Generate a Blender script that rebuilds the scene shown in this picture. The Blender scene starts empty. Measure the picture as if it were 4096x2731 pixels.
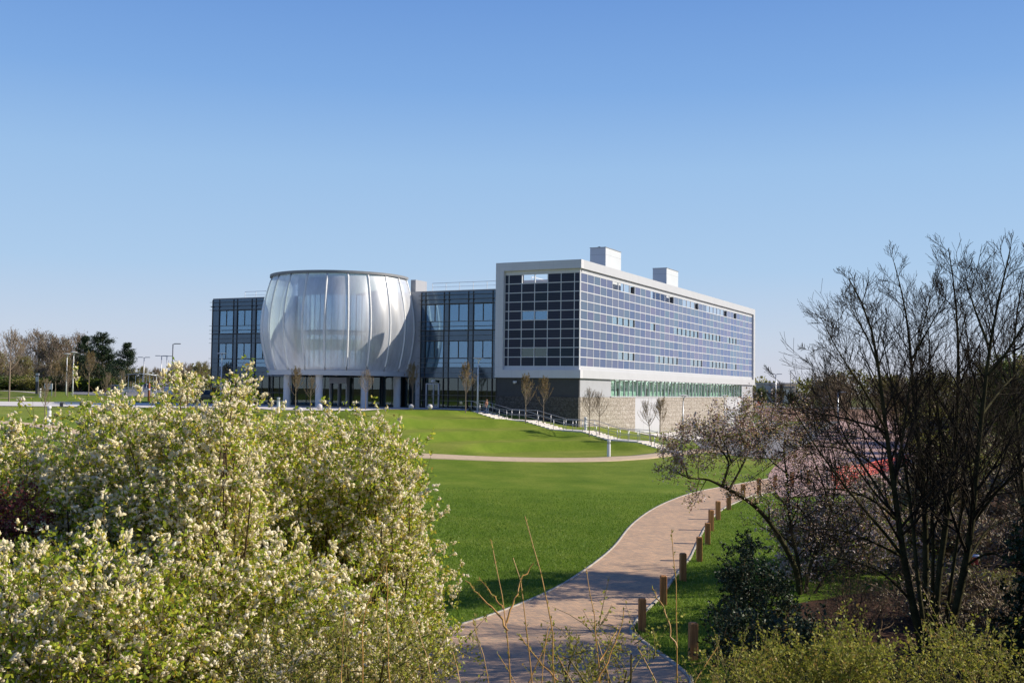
import bpy, math, random
import numpy as np
from mathutils import Matrix, Vector, Euler

# ---------------------------------------------------------------- scene, camera, sky, sun
scene = bpy.context.scene
C = scene.collection
R = math.radians
W0, H0, F0 = 4096.0, 2731.0, 4330.0           # photograph size and focal length in its pixels
PITCH, ROLL = math.atan(196.5 / F0), 0.0127
cam_data = bpy.data.cameras.new("camera")
cam = bpy.data.objects.new("camera", cam_data)
C.objects.link(cam)
cam_data.sensor_width = 36.0
cam_data.lens = F0 / W0 * 36.0
cam_data.clip_start = 0.1
cam_data.clip_end = 12000
CM = Matrix.Rotation(math.pi / 2 + PITCH, 3, 'X') @ Matrix.Rotation(ROLL, 3, 'Z')
cam.matrix_world = CM.to_4x4()
scene.camera = cam

SUN_EL, SUN_AZ = R(32), R(4)                  # azimuth measured from +X towards +Y
sdir = Vector((math.cos(SUN_EL) * math.cos(SUN_AZ), math.cos(SUN_EL) * math.sin(SUN_AZ), math.sin(SUN_EL)))
world = bpy.data.worlds.new("World")
scene.world = world
world.use_nodes = True
wn = world.node_tree
bgn = wn.nodes["Background"]
sky = wn.nodes.new("ShaderNodeTexSky")
sky.sky_type = 'NISHITA'
sky.sun_disc = False
sky.sun_elevation = SUN_EL
sky.sun_rotation = math.pi / 2 - SUN_AZ
sky.altitude = 0
sky.air_density = 1.15
sky.dust_density = 0.35
sky.ozone_density = 2.6
# the Nishita sky, toned towards the clear cool gradient of this spring morning
geo = wn.nodes.new("ShaderNodeNewGeometry")
sepw = wn.nodes.new("ShaderNodeSeparateXYZ")
neg = wn.nodes.new("ShaderNodeVectorMath"); neg.operation = 'SCALE'; neg.inputs["Scale"].default_value = -1.0
wn.links.new(geo.outputs["Incoming"], neg.inputs[0]); wn.links.new(neg.outputs[0], sepw.inputs[0])
grad = wn.nodes.new("ShaderNodeValToRGB")
def s2l(c): return tuple((x / 255 / 12.92 if x / 255 <= 0.04045 else ((x / 255 + 0.055) / 1.055) ** 2.4) for x in c)
stops = [(0.0, (213, 214, 227)), (0.05, (200, 214, 235)), (0.11, (176, 207, 240)), (0.20, (158, 196, 238)), (0.27, (130, 175, 232)), (0.35, (110, 156, 222)), (0.50, (68, 113, 192)), (1.0, (40, 75, 150))]
e = grad.color_ramp.elements
while len(e) < len(stops): e.new(0.5)
SKYK = 0.105
for i, (p, c) in enumerate(stops):
    e[i].position = p; e[i].color = (*s2l(c), 1)
wn.links.new(sepw.outputs[2], grad.inputs[0])
sc_ = wn.nodes.new("ShaderNodeVectorMath"); sc_.operation = 'SCALE'; sc_.inputs["Scale"].default_value = 0.74 / SKYK
wn.links.new(grad.outputs[0], sc_.inputs[0])
mixw = wn.nodes.new("ShaderNodeMix"); mixw.data_type = 'RGBA'; mixw.inputs[0].default_value = 0.94
wn.links.new(sky.outputs[0], mixw.inputs[6]); wn.links.new(sc_.outputs[0], mixw.inputs[7])
wn.links.new(mixw.outputs[2], bgn.inputs[0])
bgn.inputs[1].default_value = SKYK
sl = bpy.data.lights.new("sun", 'SUN')
sl.energy = 5.0
sl.angle = R(0.5)
sl.color = (1.0, 0.91, 0.77)
so = bpy.data.objects.new("sun", sl)
so.rotation_euler = sdir.to_track_quat('Z', 'Y').to_euler()
so.location = (60, 0, 80)
C.objects.link(so)
scene.view_settings.view_transform = 'Standard'
scene.view_settings.look = 'None'
scene.view_settings.exposure = 0.38
scene.view_settings.gamma = 1
scene.render.engine = 'CYCLES'
scene.cycles.max_bounces = 8
scene.cycles.transparent_max_bounces = 16
scene.cycles.caustics_reflective = False
scene.cycles.caustics_refractive = False
scene.cycles.use_denoising = True
scene.cycles.sample_clamp_indirect = 6

def ray(px, py):
    d = CM @ Vector(((px - W0 / 2) / F0, -(py - H0 / 2) / F0, -1))
    return d
def at(px, py, Y):
    d = ray(px, py)
    return d * (Y / d.y)

# ---------------------------------------------------------------- materials
def new_mat(name):
    m = bpy.data.materials.new(name)
    m.use_nodes = True
    nt = m.node_tree
    return m, nt, nt.nodes["Principled BSDF"]
def N(nt, t, **k):
    n = nt.nodes.new(t)
    for a, b in k.items():
        setattr(n, a, b)
    return n
def ramp(nt, stops):
    r = N(nt, "ShaderNodeValToRGB")
    e = r.color_ramp.elements
    while len(e) < len(stops):
        e.new(0.5)
    for i, (p, c) in enumerate(stops):
        e[i].position = p
        e[i].color = (*c, 1)
    return r
def mixc(nt, a, b, fac, mode='MIX'):
    m = N(nt, "ShaderNodeMix", data_type='RGBA', blend_type=mode)
    for s, v in ((6, a), (7, b), (0, fac)):
        if hasattr(v, "is_linked") or hasattr(v, "links"):
            nt.links.new(v, m.inputs[s])
        elif s == 0:
            m.inputs[0].default_value = v
        else:
            m.inputs[s].default_value = (*v, 1)
    return m.outputs[2]
def noise(nt, scale, detail=4, rough=0.6, coord=None, vec_scale=None):
    n = N(nt, "ShaderNodeTexNoise")
    n.inputs["Scale"].default_value = scale
    n.inputs["Detail"].default_value = detail
    n.inputs["Roughness"].default_value = rough
    tc = N(nt, "ShaderNodeTexCoord")
    o = tc.outputs["Object"] if coord is None else coord
    if vec_scale:
        mp = N(nt, "ShaderNodeMapping")
        mp.inputs["Scale"].default_value = vec_scale
        nt.links.new(o, mp.inputs[0])
        o = mp.outputs[0]
    nt.links.new(o, n.inputs["Vector"])
    return n.outputs["Fac"]
def bump(nt, bsdf, h, strength=0.3, dist=0.02):
    b = N(nt, "ShaderNodeBump")
    b.inputs["Strength"].default_value = strength
    b.inputs["Distance"].default_value = dist
    nt.links.new(h, b.inputs["Height"])
    nt.links.new(b.outputs[0], bsdf.inputs["Normal"])
def plain(name, col, rough=0.6, var=0.15, scale=3.0, metallic=0.0, spec=0.5, bmp=0.0, bscale=30, vec_scale=None):
    m, nt, b = new_mat(name)
    f = noise(nt, scale, 5, 0.65, vec_scale=vec_scale)
    lo = tuple(c * (1 - var) for c in col)
    hi = tuple(min(1, c * (1 + var)) for c in col)
    r = ramp(nt, [(0.3, lo), (0.7, hi)])
    nt.links.new(f, r.inputs[0])
    nt.links.new(r.outputs[0], b.inputs["Base Color"])
    b.inputs["Roughness"].default_value = rough
    b.inputs["Metallic"].default_value = metallic
    b.inputs["Specular IOR Level"].default_value = spec
    if bmp:
        bump(nt, b, noise(nt, bscale, 4, 0.6), bmp, 0.01)
    return m
def island_mat(name, stops, rough=0.55, trans=0.3, spec=0.3):
    """leaf / petal / twig material: colour varies from leaf to leaf"""
    m, nt, b = new_mat(name)
    g = N(nt, "ShaderNodeNewGeometry")
    r = ramp(nt, stops)
    nt.links.new(g.outputs["Random Per Island"], r.inputs[0])
    nt.links.new(r.outputs[0], b.inputs["Base Color"])
    b.inputs["Roughness"].default_value = rough
    b.inputs["Specular IOR Level"].default_value = spec
    if trans:
        t = N(nt, "ShaderNodeBsdfTranslucent")
        nt.links.new(r.outputs[0], t.inputs[0])
        mx = N(nt, "ShaderNodeMixShader")
        mx.inputs[0].default_value = trans
        nt.links.new(b.outputs[0], mx.inputs[1])
        nt.links.new(t.outputs[0], mx.inputs[2])
        nt.links.new(mx.outputs[0], nt.nodes["Material Output"].inputs[0])
    return m

M = {}
M['white_panel'] = plain('white_panel', (0.50, 0.51, 0.53), 0.42, 0.03, 0.5)
def panel_joints(name, col, sx, sz, joint=0.55):
    """metal cladding with fine joints every sx / sz metres (object space)"""
    m, nt, b = new_mat(name)
    tc = N(nt, "ShaderNodeTexCoord")
    sep = N(nt, "ShaderNodeSeparateXYZ")
    nt.links.new(tc.outputs["Object"], sep.inputs[0])
    def line(src, step, w):
        a = N(nt, "ShaderNodeMath", operation='DIVIDE'); a.inputs[1].default_value = step
        nt.links.new(src, a.inputs[0])
        f = N(nt, "ShaderNodeMath", operation='FRACT'); nt.links.new(a.outputs[0], f.inputs[0])
        l = N(nt, "ShaderNodeMath", operation='LESS_THAN'); l.inputs[1].default_value = w / step
        nt.links.new(f.outputs[0], l.inputs[0])
        return l.outputs[0]
    s = N(nt, "ShaderNodeMath", operation='ADD')
    nt.links.new(sep.outputs[0], s.inputs[0]); nt.links.new(sep.outputs[1], s.inputs[1])
    a = line(s.outputs[0], sx, 0.03); c = line(sep.outputs[2], sz, 0.03)
    mx = N(nt, "ShaderNodeMath", operation='MAXIMUM')
    nt.links.new(a, mx.inputs[0]); nt.links.new(c, mx.inputs[1])
    f = noise(nt, 0.6, 3)
    r = ramp(nt, [(0.3, tuple(x * 0.95 for x in col)), (0.7, col)])
    nt.links.new(f, r.inputs[0])
    o = mixc(nt, r.outputs[0], tuple(x * joint for x in col), mx.outputs[0])
    nt.links.new(o, b.inputs["Base Color"])
    b.inputs["Roughness"].default_value = 0.45
    return m
M['frame_clad'] = panel_joints('frame_cladding', (0.62, 0.62, 0.64), 1.6, 1.55, 0.85)
M['frame_white'] = panel_joints('white_frame_cladding', (0.50, 0.51, 0.53), 3.0, 50, 0.8)
M['vent_clad'] = panel_joints('vent_cladding', (0.60, 0.63, 0.65), 50, 1.5)
M['grey_wall'] = plain('grey_render', (0.36, 0.37, 0.40), 0.6, 0.05, 0.8)
M['mid_grey'] = plain('mid_grey_panel', (0.22, 0.23, 0.25), 0.6, 0.08, 1.2)
M['lattice'] = plain('white_lattice_metal', (0.60, 0.61, 0.63), 0.4, 0.02)
M['mullion'] = plain('dark_mullion', (0.02, 0.022, 0.028), 0.35, 0.1)
M['rail_dark'] = plain('grey_louvre_rail', (0.16, 0.17, 0.18), 0.4, 0.1)
M['steel'] = plain('galvanised_steel', (0.42, 0.43, 0.45), 0.38, 0.1, 6, metallic=0.6)
M['white_metal'] = plain('white_painted_metal', (0.74, 0.74, 0.74), 0.4, 0.04, 2)
M['column'] = plain('column_white', (0.60, 0.60, 0.60), 0.5, 0.05, 1)
M['door_grey'] = plain('door_pale_grey', (0.47, 0.475, 0.50), 0.45, 0.03, 1)
M['door_line'] = plain('door_seam', (0.40, 0.41, 0.44), 0.5, 0.03, 1)
M['black'] = plain('black_metal', (0.012, 0.012, 0.014), 0.4, 0.2)
M['dark_post'] = plain('dark_post', (0.06, 0.06, 0.07), 0.5, 0.2)
M['interior'] = plain('interior_wall', (0.30, 0.36, 0.38), 0.8, 0.1, 0.3)
M['interior_dark'] = plain('interior_dark', (0.035, 0.04, 0.045), 0.8, 0.3, 0.5)
M['ceiling'] = plain('ceiling_white', (0.55, 0.56, 0.56), 0.8, 0.05)
M['lab_wall'] = plain('lab_wall_mint', (0.52, 0.63, 0.57), 0.7, 0.05, 0.5)
M['stone_ball'] = plain('pale_stone', (0.58, 0.55, 0.54), 0.7, 0.08, 4, bmp=0.2)
M['concrete'] = plain('pale_concrete', (0.62, 0.58, 0.53), 0.8, 0.07, 1.5, bmp=0.1)
M['kerb'] = plain('kerb_concrete', (0.38, 0.345, 0.29), 0.85, 0.3, 2.5, bmp=0.2)
M['sand'] = plain('hoggin_gravel', (0.50, 0.38, 0.25), 0.95, 0.12, 2.5, bmp=0.3, bscale=60)
M['asphalt'] = plain('asphalt', (0.17, 0.165, 0.17), 0.9, 0.15, 1.2, bmp=0.2)
M['earth'] = plain('brown_earth', (0.20, 0.10, 0.055), 0.95, 0.4, 1.2, bmp=0.4, bscale=5)
M['bark'] = plain('dark_bark', (0.046, 0.042, 0.018), 0.95, 0.5, 5, spec=0.1, bmp=0.5, bscale=25)
M['bark_twig'] = plain('dark_twig_bark', (0.030, 0.024, 0.016), 0.95, 0.4, 5, spec=0.1)
M['bark_pale'] = plain('pale_young_bark', (0.22, 0.17, 0.12), 0.8, 0.2, 6)
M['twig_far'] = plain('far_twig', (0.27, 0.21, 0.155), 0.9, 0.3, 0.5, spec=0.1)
M['twig_olive'] = plain('olive_twig', (0.16, 0.13, 0.045), 0.8, 0.3, 5, spec=0.2)
M['orange'] = plain('orange_plastic', (0.62, 0.07, 0.03), 0.55, 0.12, 3)
M['bark_brown'] = plain('brown_stem_bark', (0.11, 0.075, 0.045), 0.9, 0.4, 8, spec=0.1)
M['white_cloth'] = plain('white_sheet', (0.75, 0.74, 0.76), 0.6, 0.05)
M['rubber'] = plain('tyre_rubber', (0.015, 0.015, 0.015), 0.8, 0.2)
M['glass_dark'] = plain('car_glass', (0.02, 0.025, 0.03), 0.08, 0.1)
M['lamp_lens'] = plain('red_lamp_lens', (0.35, 0.01, 0.01), 0.2, 0.1)
M['willow'] = plain('yellow_willow_bark', (0.48, 0.25, 0.055), 0.45, 0.2, 8)

def glass_mat(name, tint, trans, gloss_tint=(1, 1, 1), rough=0.0, base=0.12):
    """window glass: part see-through, part mirror (more at grazing angles)"""
    m = bpy.data.materials.new(name); m.use_nodes = True
    nt = m.node_tree
    nt.nodes.remove(nt.nodes["Principled BSDF"])
    t = N(nt, "ShaderNodeBsdfTransparent"); t.inputs[0].default_value = (*[c * trans for c in tint], 1)
    g = N(nt, "ShaderNodeBsdfGlossy"); g.inputs["Roughness"].default_value = rough
    g.inputs[0].default_value = (*gloss_tint, 1)
    lw = N(nt, "ShaderNodeLayerWeight"); lw.inputs[0].default_value = 0.5
    pw = N(nt, "ShaderNodeMath", operation='POWER'); pw.inputs[1].default_value = 4.0
    nt.links.new(lw.outputs["Facing"], pw.inputs[0])
    mr = N(nt, "ShaderNodeMapRange")
    mr.inputs["To Min"].default_value = base; mr.inputs["To Max"].default_value = 1.0
    nt.links.new(pw.outputs[0], mr.inputs["Value"])
    mx = N(nt, "ShaderNodeMixShader")
    nt.links.new(mr.outputs[0], mx.inputs[0])
    nt.links.new(t.outputs[0], mx.inputs[1]); nt.links.new(g.outputs[0], mx.inputs[2])
    nt.links.new(mx.outputs[0], nt.nodes["Material Output"].inputs[0])
    return m
M['glass_blue'] = glass_mat('office_glass', (0.55, 0.78, 0.90), 0.9, (0.45, 0.68, 0.92), 0.01, 0.30)
M['glass_pale'] = glass_mat('pale_glass', (0.6, 0.8, 0.9), 0.9, (0.86, 0.98, 1.0), 0.02, 0.66)
M['glass_clear'] = glass_mat('clear_green_glass', (0.90, 1.0, 0.96), 0.97, (1, 1, 1), 0.0, 0.05)
M['glass_entry'] = glass_mat('entrance_glass', (0.45, 0.62, 0.60), 0.8, (0.8, 0.95, 1), 0.0, 0.10)
M['glass_drum'] = glass_mat('drum_inner_glass', (0.5, 0.7, 0.9), 0.8, (0.8, 0.9, 1.0), 0.05, 0.45)
M['spandrel'] = plain('slate_spandrel', (0.075, 0.115, 0.165), 0.10, 0.1, 0.7, metallic=0.75, spec=0.5)
M['plinth_dark'] = plain('charcoal_panel', (0.045, 0.046, 0.05), 0.5, 0.15, 1.5)
M['inner_blue'] = plain('blue_inner_glazing', (0.74, 0.88, 1.0), 0.14, 0.06, 0.5, metallic=0.9, spec=0.8)

def skin_mat():
    m = bpy.data.materials.new('membrane_skin'); m.use_nodes = True
    nt = m.node_tree; b = nt.nodes["Principled BSDF"]
    b.inputs["Base Color"].default_value = (0.90, 0.93, 1.0, 1)
    b.inputs["Roughness"].default_value = 0.38
    b.inputs["Specular IOR Level"].default_value = 1.0
    b.inputs["Coat Weight"].default_value = 0.5
    b.inputs["Coat Roughness"].default_value = 0.22
    b.inputs["Coat IOR"].default_value = 1.9
    tl = N(nt, "ShaderNodeBsdfTranslucent"); tl.inputs[0].default_value = (0.95, 0.95, 1.0, 1)
    m0 = N(nt, "ShaderNodeMixShader"); m0.inputs[0].default_value = 0.36
    nt.links.new(b.outputs[0], m0.inputs[1]); nt.links.new(tl.outputs[0], m0.inputs[2])
    t = N(nt, "ShaderNodeBsdfTransparent"); t.inputs[0].default_value = (0.86, 0.94, 1.0, 1)
    # vertical streaks of denser film
    tc = N(nt, "ShaderNodeTexCoord")
    f = noise(nt, 1.6, 4, 0.6, tc.outputs["Object"], (1, 1, 0.12))
    lw = N(nt, "ShaderNodeLayerWeight"); lw.inputs[0].default_value = 0.35
    a = N(nt, "ShaderNodeMath", operation='MULTIPLY_ADD'); a.inputs[1].default_value = 0.60; a.inputs[2].default_value = 0.24
    nt.links.new(f, a.inputs[0])
    a2 = N(nt, "ShaderNodeMath", operation='MULTIPLY_ADD'); a2.inputs[1].default_value = 0.5; a2.use_clamp = True
    nt.links.new(lw.outputs["Facing"], a2.inputs[0]); nt.links.new(a.outputs[0], a2.inputs[2])
    mx = N(nt, "ShaderNodeMixShader")
    nt.links.new(a2.outputs[0], mx.inputs[0])
    nt.links.new(t.outputs[0], mx.inputs[1]); nt.links.new(m0.outputs[0], mx.inputs[2])
    gl = N(nt, "ShaderNodeBsdfGlossy"); gl.inputs["Roughness"].default_value = 0.36
    mg = N(nt, "ShaderNodeMixShader"); mg.inputs[0].default_value = 0.12
    nt.links.new(mx.outputs[0], mg.inputs[1]); nt.links.new(gl.outputs[0], mg.inputs[2])
    nt.links.new(mg.outputs[0], nt.nodes["Material Output"].inputs[0])
    bump(nt, b, noise(nt, 0.8, 3, 0.5, tc.outputs["Object"], (1, 1, 0.25)), 0.2, 0.08)
    return m
M['skin'] = skin_mat()

def pv_mat():
    m, nt, b = new_mat('solar_cell')
    tc = N(nt, "ShaderNodeTexCoord"); sep = N(nt, "ShaderNodeSeparateXYZ")
    nt.links.new(tc.outputs["Object"], sep.inputs[0])
    f = N(nt, "ShaderNodeMath", operation='FRACT')
    d = N(nt, "ShaderNodeMath", operation='DIVIDE'); d.inputs[1].default_value = 0.165
    nt.links.new(sep.outputs[2], d.inputs[0]); nt.links.new(d.outputs[0], f.inputs[0])
    l = N(nt, "ShaderNodeMath", operation='LESS_THAN'); l.inputs[1].default_value = 0.28
    nt.links.new(f.outputs[0], l.inputs[0])
    g = N(nt, "ShaderNodeNewGeometry")
    r = ramp(nt, [(0.0, (0.005, 0.010, 0.024)), (0.35, (0.012, 0.013, 0.040)), (0.7, (0.006, 0.020, 0.036)), (1.0, (0.020, 0.016, 0.040))])
    nt.links.new(g.outputs["Random Per Island"], r.inputs[0])
    o = mixc(nt, r.outputs[0], (0.03, 0.042, 0.075), l.outputs[0])
    nt.links.new(o, b.inputs["Base Color"])
    b.inputs["Roughness"].default_value = 0.4
    b.inputs["Specular IOR Level"].default_value = 0.35
    lw = N(nt, "ShaderNodeLayerWeight"); lw.inputs[0].default_value = 0.5   # grazing-angle sheen put into the colour as a pale blue diffuse layer
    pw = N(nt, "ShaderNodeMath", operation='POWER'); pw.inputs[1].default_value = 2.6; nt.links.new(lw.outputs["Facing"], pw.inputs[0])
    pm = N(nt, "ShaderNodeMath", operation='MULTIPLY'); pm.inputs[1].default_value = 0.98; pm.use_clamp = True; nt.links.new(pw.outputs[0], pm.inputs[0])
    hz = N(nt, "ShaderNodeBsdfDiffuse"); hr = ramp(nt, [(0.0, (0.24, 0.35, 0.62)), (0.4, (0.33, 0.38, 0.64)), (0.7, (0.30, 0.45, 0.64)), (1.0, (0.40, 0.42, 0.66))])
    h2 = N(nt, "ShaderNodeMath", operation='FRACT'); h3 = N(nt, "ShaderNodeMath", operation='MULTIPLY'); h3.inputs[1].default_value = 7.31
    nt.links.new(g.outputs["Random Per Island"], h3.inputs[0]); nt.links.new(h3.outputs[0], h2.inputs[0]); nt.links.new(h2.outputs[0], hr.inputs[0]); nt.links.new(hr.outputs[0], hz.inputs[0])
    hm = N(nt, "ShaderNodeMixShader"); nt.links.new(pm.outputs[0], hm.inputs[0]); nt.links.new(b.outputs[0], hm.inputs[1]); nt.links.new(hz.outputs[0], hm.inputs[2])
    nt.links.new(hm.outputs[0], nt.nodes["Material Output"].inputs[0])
    return m
M['pv'] = pv_mat()
def emit_mat(name, col, k):
    m, nt, b = new_mat(name)
    b.inputs["Base Color"].default_value = (*col, 1); b.inputs["Emission Color"].default_value = (*col, 1); b.inputs["Emission Strength"].default_value = k
    return m
M['strip_light'] = emit_mat('strip_light', (1.0, 1.0, 0.94), 9.0)

def gabion_mat(name='gabion_stone', k=1.0):
    m, nt, b = new_mat(name)
    tc = N(nt, "ShaderNodeTexCoord")
    v = N(nt, "ShaderNodeTexVoronoi"); v.inputs["Scale"].default_value = 5.5
    nt.links.new(tc.outputs["Object"], v.inputs["Vector"])
    r = ramp(nt, [(0.0, (0.20, 0.165, 0.13)), (0.5, (0.36, 0.32, 0.27)), (0.9, (0.48, 0.44, 0.40)), (1.0, (0.62, 0.60, 0.57))])
    nt.links.new(v.outputs["Color"], r.inputs[0])
    v2 = N(nt, "ShaderNodeTexVoronoi"); v2.feature = 'DISTANCE_TO_EDGE'; v2.inputs["Scale"].default_value = 5.5
    nt.links.new(tc.outputs["Object"], v2.inputs["Vector"])
    gp = N(nt, "ShaderNodeMath", operation='LESS_THAN'); gp.inputs[1].default_value = 0.045
    nt.links.new(v2.outputs["Distance"], gp.inputs[0])
    o = mixc(nt, r.outputs[0], (0.21, 0.185, 0.16), gp.outputs[0])
    sep = N(nt, "ShaderNodeSeparateXYZ"); nt.links.new(tc.outputs["Object"], sep.inputs[0])
    d = N(nt, "ShaderNodeMath", operation='DIVIDE'); d.inputs[1].default_value = 0.5
    f = N(nt, "ShaderNodeMath", operation='FRACT'); nt.links.new(sep.outputs[2], d.inputs[0]); nt.links.new(d.outputs[0], f.inputs[0])
    l = N(nt, "ShaderNodeMath", operation='LESS_THAN'); l.inputs[1].default_value = 0.09
    nt.links.new(f.outputs[0], l.inputs[0])
    o2 = mixc(nt, o, (0.20, 0.175, 0.15), l.outputs[0])
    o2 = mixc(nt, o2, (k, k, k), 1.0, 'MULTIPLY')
    nt.links.new(o2, b.inputs["Base Color"])
    b.inputs["Roughness"].default_value = 0.9
    bump(nt, b, v2.outputs["Distance"], 0.35, 0.10)
    return m
M['gabion'] = gabion_mat()
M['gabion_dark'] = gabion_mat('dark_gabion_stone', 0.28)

def lawn_mat():
    m, nt, b = new_mat('ground_cover')
    tc = N(nt, "ShaderNodeTexCoord")
    g1 = noise(nt, 0.35, 5, 0.6)
    g2 = noise(nt, 6.0, 6, 0.75)
    g3 = noise(nt, 45.0, 4, 0.8)
    r1 = ramp(nt, [(0.25, (0.085, 0.150, 0.014)), (0.5, (0.125, 0.195, 0.020)), (0.75, (0.185, 0.240, 0.034))])
    nt.links.new(g1, r1.inputs[0])
    r2 = ramp(nt, [(0.30, (0.50, 0.55, 0.5)), (0.5, (1.0, 1.0, 1.0)), (0.75, (1.35, 1.25, 1.2))])
    nt.links.new(g2, r2.inputs[0])
    r3 = ramp(nt, [(0.30, (0.40, 0.45, 0.4)), (0.5, (1.0, 1.0, 1.0)), (0.75, (1.6, 1.45, 1.3))])
    nt.links.new(g3, r3.inputs[0])
    pa = N(nt, "ShaderNodeAttribute", attribute_name="pale")
    r1b = ramp(nt, [(0.25, (0.150, 0.200, 0.030)), (0.5, (0.200, 0.240, 0.042)), (0.75, (0.270, 0.290, 0.060))]); nt.links.new(g1, r1b.inputs[0])
    r1o = mixc(nt, r1.outputs[0], r1b.outputs[0], pa.outputs["Fac"])
    lawn = mixc(nt, mixc(nt, r1o, r2.outputs[0], 0.55, 'MULTIPLY'), r3.outputs[0], 0.75, 'MULTIPLY')
    # brown leaf litter / mulch, driven by the painted ground type
    mu = ramp(nt, [(0.25, (0.020, 0.013, 0.009)), (0.5, (0.065, 0.036, 0.024)), (0.7, (0.13, 0.075, 0.05)), (0.85, (0.10, 0.11, 0.03))])
    nt.links.new(noise(nt, 9.0, 6, 0.8), mu.inputs[0])
    at_ = N(nt, "ShaderNodeAttribute", attribute_name="mulch")
    w = N(nt, "ShaderNodeMath", operation='ADD')
    nt.links.new(at_.outputs["Fac"], w.inputs[0])
    nn = N(nt, "ShaderNodeMath", operation='MULTIPLY_ADD'); nn.inputs[1].default_value = 0.5; nn.inputs[2].default_value = -0.25
    nt.links.new(noise(nt, 1.5, 5, 0.7), nn.inputs[0]); nt.links.new(nn.outputs[0], w.inputs[1])
    st = ramp(nt, [(0.42, (0, 0, 0)), (0.58, (1, 1, 1))]); nt.links.new(w.outputs[0], st.inputs[0])
    o = mixc(nt, lawn, mu.outputs[0], st.outputs[0])
    fa = N(nt, "ShaderNodeAttribute", attribute_name="rough")
    rg = ramp(nt, [(0.3, (0.10, 0.065, 0.03)), (0.6, (0.10, 0.12, 0.03))]); nt.links.new(noise(nt, 0.12, 5, 0.7), rg.inputs[0])
    o2 = mixc(nt, o, rg.outputs[0], fa.outputs["Fac"])
    nt.links.new(o2, b.inputs["Base Color"])
    b.inputs["Roughness"].default_value = 0.75
    b.inputs["Specular IOR Level"].default_value = 0.05
    bump(nt, b, noise(nt, 14.0, 5, 0.8), 0.9, 0.06)
    return m
M['lawn'] = lawn_mat()

def brick_mat(name, c1, c2, mortar, scale=4.2, rot=0.5):
    m, nt, b = new_mat(name)
    tc = N(nt, "ShaderNodeTexCoord"); mp = N(nt, "ShaderNodeMapping")
    mp.inputs["Rotation"].default_value = (0, 0, rot)
    nt.links.new(tc.outputs["Object"], mp.inputs[0])
    br = N(nt, "ShaderNodeTexBrick")
    br.inputs["Scale"].default_value = scale
    br.inputs["Brick Width"].default_value = 0.84; br.inputs["Row Height"].default_value = 0.42
    br.inputs["Mortar Size"].default_value = 0.022
    br.inputs["Color1"].default_value = (*c1, 1); br.inputs["Color2"].default_value = (*c2, 1); br.inputs["Mortar"].default_value = (*mortar, 1)
    nt.links.new(mp.outputs[0], br.inputs["Vector"])
    r = ramp(nt, [(0.3, (0.78, 0.78, 0.80)), (0.7, (1.12, 1.08, 1.05))]); nt.links.new(noise(nt, 0.9, 6, 0.7), r.inputs[0])
    r2 = ramp(nt, [(0.3, (0.7, 0.7, 0.7)), (0.7, (1.25, 1.25, 1.25))]); nt.links.new(noise(nt, 18, 4, 0.8), r2.inputs[0])
    o = mixc(nt, mixc(nt, br.outputs[0], r.outputs[0], 1.0, 'MULTIPLY'), r2.outputs[0], 0.6, 'MULTIPLY')
    nt.links.new(o, b.inputs["Base Color"])
    b.inputs["Roughness"].default_value = 0.85
    bump(nt, b, br.outputs["Fac"], -0.3, 0.01)
    return m
M['brick'] = brick_mat('clay_pavers', (0.60, 0.385, 0.225), (0.38, 0.275, 0.19), (0.27, 0.21, 0.14))
M['brick_road'] = brick_mat('road_pavers', (0.50, 0.31, 0.26), (0.40, 0.27, 0.245), (0.30, 0.22, 0.19), 3.5, 0.2)

def wood_mat():
    m, nt, b = new_mat('oak_post')
    f = noise(nt, 6, 5, 0.7, vec_scale=(3, 3, 0.25))
    r = ramp(nt, [(0.3, (0.22, 0.085, 0.025)), (0.55, (0.42, 0.19, 0.06)), (0.75, (0.56, 0.30, 0.11))])
    nt.links.new(f, r.inputs[0]); nt.links.new(r.outputs[0], b.inputs["Base Color"])
    b.inputs["Roughness"].default_value = 0.75
    bump(nt, b, f, 0.4, 0.01)
    return m
M['wood'] = wood_mat()
def water_mat():
    m, nt, b = new_mat('pond_water')
    b.inputs["Base Color"].default_value = (0.02, 0.03, 0.03, 1)
    b.inputs["Roughness"].default_value = 0.06
    b.inputs["Specular IOR Level"].default_value = 0.9
    bump(nt, b, noise(nt, 2.0, 3), 0.15, 0.05)
    return m
M['water'] = water_mat()

# foliage
M['leaf_bush'] = island_mat('bush_leaf', [(0, (0.15, 0.25, 0.02)), (0.4, (0.40, 0.49, 0.04)), (0.8, (0.58, 0.60, 0.06)), (1, (0.66, 0.46, 0.08))], trans=0.5)
M['petal'] = island_mat('cream_blossom', [(0, (0.92, 0.82, 0.48)), (0.5, (0.98, 0.90, 0.65)), (1, (0.98, 0.92, 0.76))], trans=0.45)
M['leaf_yellow'] = island_mat('yellow_green_leaf', [(0, (0.15, 0.17, 0.018)), (0.5, (0.30, 0.31, 0.04)), (0.85, (0.42, 0.39, 0.07)), (1, (0.36, 0.22, 0.06))], trans=0.4)
M['leaf_holly'] = island_mat('holly_leaf', [(0, (0.010, 0.022, 0.008)), (0.7, (0.022, 0.045, 0.015)), (1, (0.04, 0.06, 0.022))], rough=0.5, trans=0.05, spec=0.25)
M['leaf_copper'] = island_mat('copper_leaf', [(0, (0.22, 0.12, 0.10)), (0.4, (0.42, 0.23, 0.17)), (0.7, (0.42, 0.34, 0.13)), (1, (0.62, 0.42, 0.32))], trans=0.3)
M['petal_pink'] = island_mat('pinkish_petal', [(0, (0.62, 0.46, 0.42)), (1, (0.85, 0.76, 0.72))], trans=0.25)
M['leaf_bronze'] = island_mat('bronze_bud_leaf', [(0, (0.15, 0.085, 0.035)), (0.6, (0.26, 0.16, 0.05)), (1, (0.24, 0.24, 0.05))], trans=0.25)
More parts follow.
